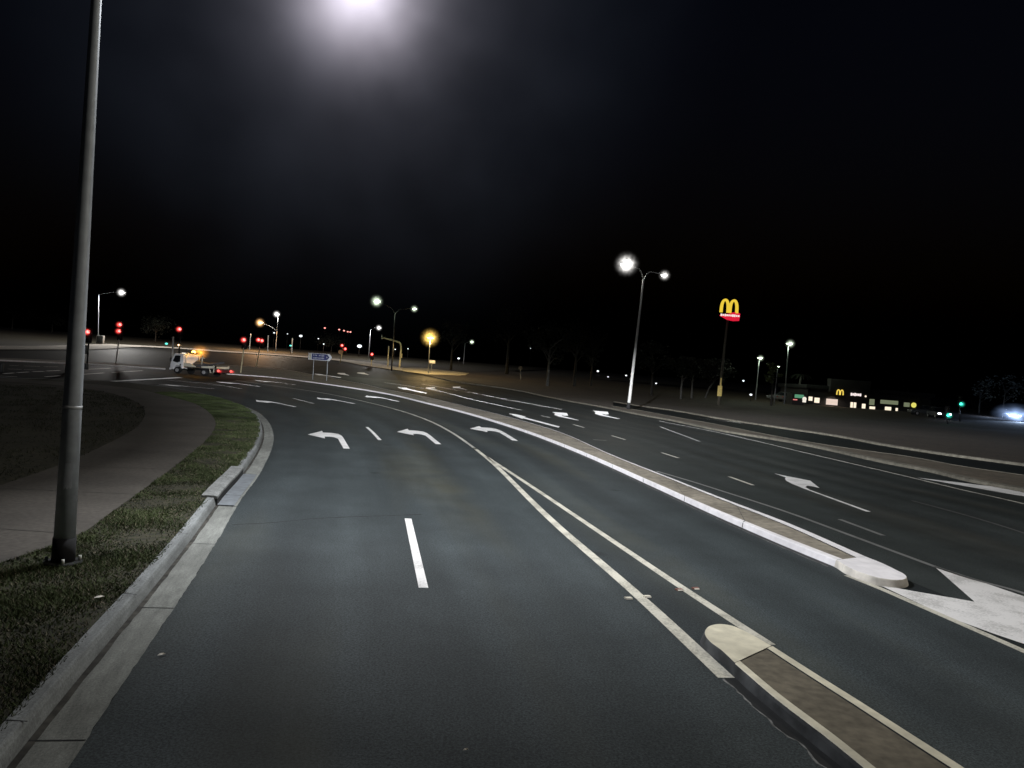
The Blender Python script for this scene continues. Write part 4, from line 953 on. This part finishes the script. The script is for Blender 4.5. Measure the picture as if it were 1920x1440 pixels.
def arches(c, w, h, th, dep, y):
    """two tall joined arches; c = bottom centre"""
    mb = MB()
    for sgn in (-1, 1):
        out = []; inn = []
        cx = c.x + sgn * w / 4; a = w / 4
        for k in range(25):
            u = -1 + 2 * k / 24; ang = math.pi * (1 - k / 24)
            xo = cx + a * math.cos(ang) * 1.08; zo = c.z + h * max(0, math.sin(ang)) ** .62
            xi = cx + (a - th) * math.cos(ang) * 1.0; zi = c.z + (h - th * .95) * max(0, math.sin(ang)) ** .66
            out.append((xo, zo)); inn.append((xi, zi))
        n = len(out)
        for yy, fl in ((y - dep / 2, 0), (y + dep / 2, 1)):
            mb.quads([(p[0], yy + sgn * .004, p[1]) for p in out], [(p[0], yy + sgn * .004, p[1]) for p in inn])
        for edge in (out, inn): mb.quads([(p[0], y - dep / 2 + sgn * .004, p[1]) for p in edge], [(p[0], y + dep / 2 + sgn * .004, p[1]) for p in edge])
    return mb
cb = P(1366.5,586.5,SD); part(arches(cb, 2.2, 1.72, .29, .3, SD), 'arches_emblem', L_YEL, t)
rc = P(1368,592.5,SD)
mb = MB(); mb.prism([(rc.x - 1.1, rc.z + .12), (rc.x - 1.25, rc.z - .02), (rc.x - .3, rc.z - .48), (rc.x + .5, rc.z - .60), (rc.x + 1.2, rc.z - .52), (rc.x + 1.28, rc.z + .35), (rc.x + .9, rc.z + .55), (rc.x + .3, rc.z + .45), (rc.x - .2, rc.z + .25)], 'y', SD - .12, SD + .12); rp = part(mb, 'red_panel', L_SRED, t)
mb = MB()
for k in range(10):
    mb.box((rc.x - 1.08 + k * .24, SD - .17, rc.z + .06), (.17 if k % 3 else .21, .05, .30 if k in (0, 2, 6, 7) else .22), 0, .02)
part(mb, 'lettering', L_SWH, rp)

# ================================================================ RESTAURANT
BD = 117.0
def U(px, py): return P(px, py, BD)
bl = U(1512,768); br = U(1742,786); zb = rise(BD) + .05
t = thing('restaurant', 'low dark restaurant building with lit windows and a small arches emblem', 'building', ((bl.x + br.x) / 2, BD + 6, zb))
M_WALL = mat('dark_wall', (.022, .02, .02), .8, .2, 1); M_ROOF = mat('dark_roof', (.009, .009, .01), .8, .2, 1)
ztop = U(1600,727).z
mb = MB(); mb.box(((bl.x + br.x) / 2, BD + 6, (zb + ztop - .6) / 2), (br.x - bl.x, 12, ztop - .6 - zb)); part(mb, 'wall', M_WALL, t)
mb = MB(); mb.box(((bl.x + br.x) / 2, BD + 6, ztop - .3), (br.x - bl.x + .8, 12.8, .6), 0, .05); part(mb, 'roof', M_ROOF, t)
xa = U(1550,750).x; xb = U(1625,750).x
mb = MB(); mb.box(((xa + xb) / 2, BD - .35, ztop + .1), (xb - xa, 1.3, 2.0), 0, .05); part(mb, 'sign_parapet', M_WALL, t)
L_WARM = lamp_mat('warm_window_glow', (1, .86, .66), 1.25); L_GW = lamp_mat('greenish_window_glow', (.55, .62, .38), .32); L_SOFT = lamp_mat('soft_pink_wall_glow', (1, .8, .68), .9); L_DIMW = lamp_mat('dim_window_glow', (.35, .36, .33), .18)
M_FRAME = mat('window_frame', (.02, .02, .02), .5)
def win(x0_, y0_, x1_, y1_, m, arch=False):
    a = U(x0_, y0_); b_ = U(x1_, y1_); w_, h_ = abs(b_.x - a.x), abs(a.z - b_.z); c = (a + b_) / 2
    mb = MB(); fr = .06
    for dx, dz, ww, hh in ((0, h_/2, w_ + 2*fr, fr), (0, -h_/2, w_ + 2*fr, fr), (-w_/2 - fr/2, 0, fr, h_ - fr), (w_/2 + fr/2, 0, fr, h_ - fr)): mb.box((c.x + dx, BD - .03, c.z + dz), (ww, .1, hh))
    f_ = part(mb, 'window', M_FRAME, t); mb = MB(); mb.box((c.x, BD - .02, c.z), (w_, .02, h_)); part(mb, 'pane', m, f_)
for w_ in ((1516,743,1523,752,L_WARM),(1527,745,1536,756,L_WARM),(1549,747,1570,760.5,L_SOFT),(1594.5,753.5,1598.6,766,L_WARM),(1600.5,754,1604.6,766.5,L_WARM),(1616,756.5,1622,768,L_WARM),
           (1630,747.5,1639,760,L_GW),(1630,761.5,1640,772,L_WARM),(1650.5,749,1683.5,759.5,L_GW),(1659,762,1670,776,L_WARM),(1679,764.5,1682.5,777,L_WARM),(1694.5,754,1705,763.5,L_GW),(1712,769,1719,778,L_DIMW),(1671.5,772,1678,777,L_WARM),(1652.5,769,1658,775,L_WARM)):
    win(*w_)
ce = U(1569,740.2); part(arches(ce, 1.05, .82, .12, .1, BD - 1.1), 'arches_emblem', lamp_mat('small_arch_glow', (1, .72, .12), 1.1), t)
c0, c1 = U(1589,737.5), U(1609,741.5); mb = MB(); zz = (c0.z + c1.z) / 2
for k, hh in enumerate((.42, .34, .46, .34, .34, .42)):
    x_ = c0.x + (c1.x - c0.x) * (k + .5) / 6; mb.box((x_, BD - 1.08, zz), (.25, .06, hh), 0, .03)
part(mb, 'lettering', L_SWH, t)
mb = MB(); mb.sphere(U(1622,743) - Vector((0, .2, 0)), .14); part(mb, 'wall_light', L_WARM, t)
mb = MB(); q = U(1712,759.5) - Vector((0, .25, 0)); mb.tube([q, q + Vector((0, .1, 0))], .38, 18); part(mb, 'round_lit_sign', lamp_mat('round_yellow_glow', (.95, .88, .18), .9), t)
spot('entry_light', U(1559,746) - Vector((0, 1.0, -.2)), 120, (1, .82, .66), 150, aim=tuple(U(1559,765) - Vector((0, .4, 0))))
# drive-through kiosk with a green fascia
kb = P(1499,755,112); zb2 = rise(112) + .1; t = thing('kiosk', 'small drive through kiosk with a glowing green fascia left of the restaurant', 'kiosk', (kb.x, 112, zb2))
k0, k1 = P(1489,738,112), P(1506.5,748,112)
mb = MB(); mb.box(((k0.x + k1.x) / 2, 113.4, (zb2 + k0.z) / 2), (k1.x - k0.x + .3, 2.4, k0.z - zb2)); part(mb, 'wall', M_WALL, t)
mb = MB(); mb.box(((k0.x + k1.x) / 2 + .1, 112.1, (k0.z + k1.z) / 2), (k1.x - k0.x - .1, .1, (k0.z - k1.z) * .75), 0, .02); part(mb, 'green_fascia', lamp_mat('green_fascia_glow', (.22, .62, .36), .5), t)
q = P(1491,749.3,112); mb = MB(); mb.box((q.x, 112.0, q.z), (.62, .08, .14), 0, .02); part(mb, 'red_strip_light', lamp_mat('pink_strip_glow', (1, .3, .28), .9), t)
q = P(1508.5,748,112); mb = MB(); mb.tube([(q.x, 112, q.z), (q.x, 112.06, q.z)], .3, 16); mb.box((q.x, 112.03, q.z - .25), (.5, .06, .5)); part(mb, 'menu_board', lamp_mat('menu_board_glow', (1, .93, .8), 1.0), t)

# ================================================================ VEHICLES
M_CARW = mat('white_car_paint', (.09, .092, .095), .35, .05, 2); M_CARD = mat('dark_car_paint', (.05, .055, .06), .3, .05, 2); M_GLASS = mat('vehicle_glass', (.015, .017, .02), .12, .1, 2, spec=.6)
M_RIM = mat('wheel_rim', (.3, .3, .31), .45)
def wheel(t, x, y, r, w_):
    mb = MB(); mb.tube([(x, y - w_/2, r), (x, y - w_/2 + .03, r), (x, y + w_/2 - .03, r), (x, y + w_/2, r)], [r*.86, r, r, r*.86], 22); o = part(mb, 'wheel', M_BLACK, t)
    s_ = 1 if y > 0 else -1
    mb = MB(); mb.tube([(x, y + s_ * (w_/2 - .02), r), (x, y + s_ * (w_/2 + .012), r)], [r*.6, r*.5], 16); part(mb, 'rim', M_RIM, o)
def car(loc, rz, m, lab, lights=None):
    t = thing('parked_car' if not lights else 'car', lab, 'car', loc, rz, world=False, group=None)
    prof = [(-2.1,.35),(-2.15,.75),(-2.05,.92),(-1.55,.98),(1.0,.95),(1.95,.82),(2.15,.6),(2.12,.35)]
    mb = MB(); mb.prism(prof, 'y', -.86, .86); part(mb, 'body', m, t, bevel=.08)
    top = [(-1.6,.95),(-1.15,1.42),(.25,1.45),(1.05,.93)]
    mb = MB(); n_ = len(top); vs = [(x, -.84 + (z - .93) * .3, z) for x, z in top] + [(x, .84 - (z - .93) * .3, z) for x, z in top]
    mb.add(vs, [(3,2,1,0),(4,5,6,7),(0,1,5,4),(1,2,6,5),(2,3,7,6)]); part(mb, 'cabin', M_GLASS, t)
    mb = MB(); mb.box((-.45, 0, 1.452), (1.42, 1.36, .05), 0, .02); part(mb, 'roof', m, t)
    for x in (-1.35, 1.35):
        for y in (-.8, .8): wheel(t, x, y, .32, .22)
    for y in (-.62, .62):
        mb = MB(); mb.box((2.1, y, .68), (.12, .36, .14), 0, .03); part(mb, 'headlight', (L_COOL if lights else mat('clear_lens', (.5,.5,.5), .2)), t)
        mb = MB(); mb.box((-2.12, y, .78), (.1, .32, .16), 0, .03); part(mb, 'taillight', mat('red_lens', (.2, .01, .01), .3), t)
    return t
for px, d, rz, m_, lab in (((1466,741),121,R(150),M_CARW,'grey parked car at the left of the car park, beside the short lamp post'),((1484,741),119,R(20),M_CARW,'grey parked car in front of the green kiosk'),((1735,779),108,R(170),M_CARD,'dark parked car right of the restaurant windows')):
    q = P(*px, d); car((q.x, d, rise(d) + .1), rz, m_, lab)
q = P(1897,779,116); cz = rise(116) + .1
tcar = car((q.x, 116, cz), R(-112), M_CARD, 'dark car with dazzling blue-white headlights at the right edge', True)
mbh = MB(); mbh.sphere((0, 0, 0), 1, 20, 12)
hz2 = mbh.build('headlight_bloom', bloom_mat('headlight_bloom_glow', (.40, .58, 1), .9, 2.2, noise=.8, nscale=2.2, core=9, corew=9), tcar); hz2.location = (2.6, 0, .75); hz2.scale = (1.8, 3.6, 2.0)  # headlight bloom added as an emissive volume
spot('headlight_beam', Vector((q.x - 1.2, 112.2, cz + .9)), 2600, (.5, .68, 1), 130, aim=(q.x - 3, 100, cz + 3.5), blend=.5)
l_ = bpy.data.lights.new('tree_fill_light', 'POINT'); l_.energy = 300; l_.color = (.5, .66, 1); l_.shadow_soft_size = .1
lo = bpy.data.objects.new('tree_fill_light', l_); COL.objects.link(lo); lo.location = (q.x - 1.0, 119.5, cz + 1.6)  # added light standing for headlight scatter on the trees behind
# white glimmer left of the lower green signal: an oncoming car
q = P(1760,777,104); tc2 = car((q.x, 104, rise(104) + .1), R(-100), M_CARD, 'distant car with white headlights just left of the lower green signal', True)

# tow truck
rl_ = G(398,706.3); hd = math.atan2(.38, -.925); hv = Vector((math.cos(hd), math.sin(hd))); lv = Vector((-hv.y, hv.x))
o = rl_ - lv * 1.15
t = thing('tow_truck', 'white cab-over tow truck with a low tray turning left at the junction', 'truck', (o.x, o.y, 0.005), hd, world=False)
M_TW = mat('white_truck_paint', (.84, .85, .88), .4, .05, 2); M_TC = mat('cream_truck_paint', (.62, .60, .50), .5, .06, 2)
cabp = [(3.72,.62),(3.72,2.3),(3.8,2.38),(4.72,2.38),(4.86,2.30),(5.22,1.35),(5.28,.95),(5.28,.45),(4.82,.45),(4.78,.75),(4.6,.92),(4.3,.95),(4.02,.85),(3.92,.62)]
mb = MB(); mb.prism(cabp, 'y', -1.0, 1.0); cab = part(mb, 'cab', M_TW, t, bevel=.05)
for s_ in (-1, 1):
    mb = MB(); mb.prism([(4.08,1.42),(4.08,2.14),(4.70,2.14),(4.98,1.42),(4.75,1.36),(4.4,1.30)], 'y', s_ * 1.004, s_ * 1.018); part(mb, 'side_window', M_GLASS, cab)
    mb = MB(); mb.box((5.12, s_ * 1.14, 1.62), (.1, .2, .42), 0, .03); part(mb, 'mirror', M_DARK, cab)
    mb = MB(); mb.box((4.02, s_ * 1.02, 1.06), (.16, .03, .2), 0, .01); part(mb, 'side_vent', M_DARK, cab)
    mb = MB(); mb.box((5.28, s_ * .74, .72), (.06, .34, .2), 0, .02); part(mb, 'headlight', lamp_mat('truck_headlight', (1, .95, .85), 3), cab)
    wheel(t, 4.42, s_ * .86, .40, .26); wheel(t, 1.25, s_ * .82, .40, .30)
mb = MB(); mb.add([(4.88, -.86, 2.2), (4.88, .86, 2.2), (5.24, .9, 1.4), (5.24, -.9, 1.4)], [(0, 1, 2, 3)]); part(mb, 'windscreen', M_GLASS, cab)
mb = MB(); mb.box((5.3, 0, .5), (.12, 2.04, .22), 0, .04); part(mb, 'bumper', M_TW, cab)
mb = MB()
for s_ in (-1, 1): mb.box((2.0, s_ * .36, .68), (4.4, .12, .16), 0, .02)
part(mb, 'chassis', M_BLACK, t)
mb = MB(); mb.box((1.75, 0, .86), (3.7, 2.05, .09), 0, .02); part(mb, 'tray', mat('dark_tray', (.06, .062, .065), .5), t)
for s_ in (-1, 1):
    mb = MB(); mb.prism([(3.62,.92),(3.62,1.36),(3.0,1.36),(2.2,1.04),(2.2,.92)], 'y', s_ * .99, s_ * 1.05); part(mb, 'side_locker', M_TC, t)
    mb = MB(); mb.prism([(1.45,.92),(1.5,1.08),(.2,1.22),(.12,1.3),(0.02,1.28),(0.02,.98),(.5,.92)], 'y', s_ * .98, s_ * 1.05); part(mb, 'side_rail', M_TC, t)
    mb = MB(); mb.tube([(.55, s_ * 1.02, .9), (.42, s_ * 1.02, .42), (.04, s_ * 1.02, .42), (.04, s_ * 1.02, .92)], .045, 8); part(mb, 'guard_bar', M_TC, t)
    mb = MB(); mb.sphere((-.34, s_ * .86, .72), .15, 12, 8, (.5, 1.1, 1)); part(mb, 'taillight', lamp_mat('red_tail_glow', (1, .12, .10), 2.2), t)
    halo(t, (-.4, s_ * .86, .72), .42, bloom_mat('tail_red_bloom', (1, .05, .05), 8, 4))
mb = MB(); mb.box((-.2, 0, .66), (.28, 2.05, .32), 0, .04); part(mb, 'rear_beam', mat('dark_red_beam', (.10, .02, .02), .6), t)
mb = MB(); mb.tube([(3.45, 0, 1.0), (2.9, 0, 1.5), (1.5, 0, 1.35), (-.2, 0, 1.7)], [.2, .22, .16, .08], 10); mb.box((2.55, 0, 1.12), (1.1, .9, .5), 0, .06); part(mb, 'winch_boom', mat('dark_grey_boom', (.07, .072, .08), .5), t)
mb = MB()
for s_ in (-1, 1): mb.tube([(3.5, s_ * .9, .9), (3.5, s_ * .9, 2.45)], .05, 8)
mb.tube([(3.5, -.9, 2.45), (3.5, .9, 2.45)], .05, 8); mb.box((1.55, .9, 2.05), (.5, .1, .08)); mb.tube([(1.6, .9, 1.3), (1.55, .9, 2.35)], .05, 8)
part(mb, 'head_frame', M_TC, t)
mb = MB(); mb.box((3.1, 0, 2.55), (.34, 1.3, .16), 0, .05); be = part(mb, 'beacon_bar', M_DARK, t)
mb = MB(); mb.sphere((3.1, .4, 2.66), .2, 12, 8); part(mb, 'beacon', lamp_mat('amber_beacon_glow', (1, .52, .1), 10), be)
halo(t, (2.75, .4, 2.75), 1.35, Z_AMBER)
mb = MB(); mb.box((4.35, .3, 2.45), (.3, .3, .12), 0, .03); part(mb, 'roof_light', lamp_mat('pale_marker', (1, .9, .75), 1.2), cab)
bp = Vector((o.x, o.y)) + hv * 3.1; spot('beacon_light', (bp.x, bp.y - .4, 3.4), 180, (1, .5, .1), 170, blend=.5)

t.scale = (1.04, .95, .80)
# ================================================================ TREES
M_BARK = mat('tree_bark', (.04, .037, .033), .95, .4, 4); M_PALEBARK = mat('pale_gum_bark', (.11, .107, .10), .9, .3, 3)
M_FOL = mat('dark_foliage', (.011, .014, .009), .8, .5, 1.2); M_FOLY = mat('lamp_lit_foliage', (.10, .13, .04), .8, .4, 2)  # the lit foliage carries the lamp light in its brighter colour
def tree(x, y, h, r, seed, lab, bark=M_BARK, fol=M_FOL, leaves=1100, lean=0, cat='tree', name='tree', z=None, spread=1.0, ls=.28):
    rn = random.Random(seed); zb = rise(y) + .08 if z is None else z
    t = thing(name, lab, 'tree', (x, y, zb), group='dark trees around the roads', world=False)
    mb = MB(); tip = Vector((lean, 0, h * .62)); mb.tube([(0, 0, 0), (lean * .3, .1, h * .25), tip], [.22 * h / 8, .16 * h / 8, .08 * h / 8], 8)
    ends = []
    for k in range(7):
        a = rn.random() * 6.28; s_ = Vector((lean, 0, h * .62)) * rn.uniform(.55, 1); e = s_ + Vector((math.cos(a) * r * spread * rn.uniform(.4, .8), math.sin(a) * r * rn.uniform(.4, .8), h * rn.uniform(.1, .3)))
        mb.tube([s_, s_.lerp(e, .5) + Vector((0, 0, .2)), e], [.07 * h / 8, .05 * h / 8, .02], 6); ends.append(e)
    part(mb, 'trunk', bark, t)
    mb = MB(); cl = ends + [Vector((lean, 0, h * .85)) + Vector((rn.gauss(0, r * .35), rn.gauss(0, r * .35), rn.gauss(0, h * .06))) for _ in range(7)]
    for c in cl:
        rr_ = r * rn.uniform(.28, .5)
        for _ in range(leaves // len(cl)):
            d = Vector((rn.gauss(0, 1), rn.gauss(0, 1), rn.gauss(0, .75))).normalized() * rr_ * rn.random() ** .4; p = c + d
            u = Vector((rn.gauss(0, 1), rn.gauss(0, 1), rn.gauss(0, .6))).normalized() * ls * rn.uniform(.5, 1.1); v = u.cross(Vector((rn.gauss(0, 1), rn.gauss(0, 1), rn.gauss(0, 1)))).normalized() * ls * .45
            mb.add([p - u, p + v, p + u, p - v], [(0, 1, 2, 3)])
    part(mb, 'crown', fol, t); return t
def treepx(px, base_y, top_y, depth, r, seed, lab, **k):
    b = P(px, base_y, depth); zt = P(px, top_y, depth).z; zb = rise(depth) + .08
    return tree(b.x, depth, max(2.5, zt - zb), r, seed, lab, **k)
treepx(1027,712,610,112,3.0,11,'dark tree with a pale trunk, third left of the tall lamp post', bark=M_PALEBARK)
treepx(1077,716,600,118,3.2,12,'dark tree second to the left of the tall lamp post')
treepx(1108,718,625,125,2.8,13,'dark tree nearest the left of the tall lamp post')
treepx(950,700,570,150,4.2,14,'broad dark tree standing behind the dim round sign')
treepx(845,697,600,150,3.4,15,'dark tree right behind the yellow sodium lamp')
treepx(1222,728,640,108,2.6,16,'dark tree just right of the tall lamp post')
treepx(1277,738,668,104,2.2,17,'pale-trunked tree at the left below the tall restaurant sign', bark=M_PALEBARK)
treepx(1297,740,672,108,2.2,18,'pale trunked tree left of the arching tree', bark=M_PALEBARK)
treepx(1322,745,672,112,2.6,19,'arching tree leaning right below the restaurant sign', bark=M_PALEBARK, lean=1.6)
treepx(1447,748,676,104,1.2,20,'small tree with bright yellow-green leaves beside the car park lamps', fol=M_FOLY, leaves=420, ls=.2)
treepx(20,652,570,205,5,21,'dark tree mass at the far left edge beyond the junction')
treepx(95,654,585,210,5,22,'dark tree just left of the near lamp post beyond the junction')
treepx(290,652,600,190,5,23,'dark tree beyond the junction behind the red signals')
treepx(620,672,630,215,5,24,'dark low tree behind the blue direction sign')
treepx(1880,790,705,128,3.2,26,'tree at the right edge lit blue by headlights', leaves=240, bark=M_PALEBARK, fol=mat('thin_foliage', (.16, .18, .16), .8, .3, 2))
treepx(1835,785,712,130,2.4,27,'thin tree beside the blue headlight glow', leaves=160, bark=M_PALEBARK, fol=mat('thin_foliage', (.16, .18, .16), .8, .3, 2))
# palm
q = P(1497,730,126); zb = rise(126) + .1; t = thing('palm_tree', 'palm tree with drooping fronds behind the kiosk', 'palm tree', (q.x, 126, zb), world=False)
ph = P(1499,703,126).z - zb; mb = MB(); mb.tube([(0, 0, 0), (.1, 0, ph * .5), (.25, 0, ph)], [.22, .17, .16], 8); part(mb, 'trunk', M_PALEBARK, t)
for k in range(11):
    a = k * .571; mb = MB(); L_ = 2.0; A = []; Bq = []
    for j in range(7):
        s_ = j / 6; c = Vector((.25 + math.cos(a) * L_ * s_, math.sin(a) * L_ * s_, ph + .9 * s_ - 1.7 * s_ * s_)); sd = Vector((-math.sin(a), math.cos(a), -.3)) * .28 * math.sin(math.pi * (.12 + .86 * s_)); A.append(c + sd); Bq.append(c - sd * .9)
    mb.quads(A, Bq); part(mb, 'frond', M_FOL, t)

# ================================================================ NIGHT SKY
w = bpy.data.worlds.new('World'); SC.world = w; w.use_nodes = True; N = w.node_tree.nodes; L = w.node_tree.links
sky = N.new('ShaderNodeTexSky'); sky.sky_type = 'NISHITA'; sky.sun_disc = False; sky.sun_elevation = R(-3); sky.sun_rotation = R(200); sky.altitude = 0
bg = N['Background']; bg.inputs['Strength'].default_value = .06
tint = N.new('ShaderNodeMixRGB'); tint.blend_type = 'MULTIPLY'; tint.inputs['Fac'].default_value = 1; tint.inputs['Color2'].default_value = (.34, .44, .74, 1)
L.new(sky.outputs[0], tint.inputs['Color1']); L.new(tint.outputs[0], bg.inputs['Color'])
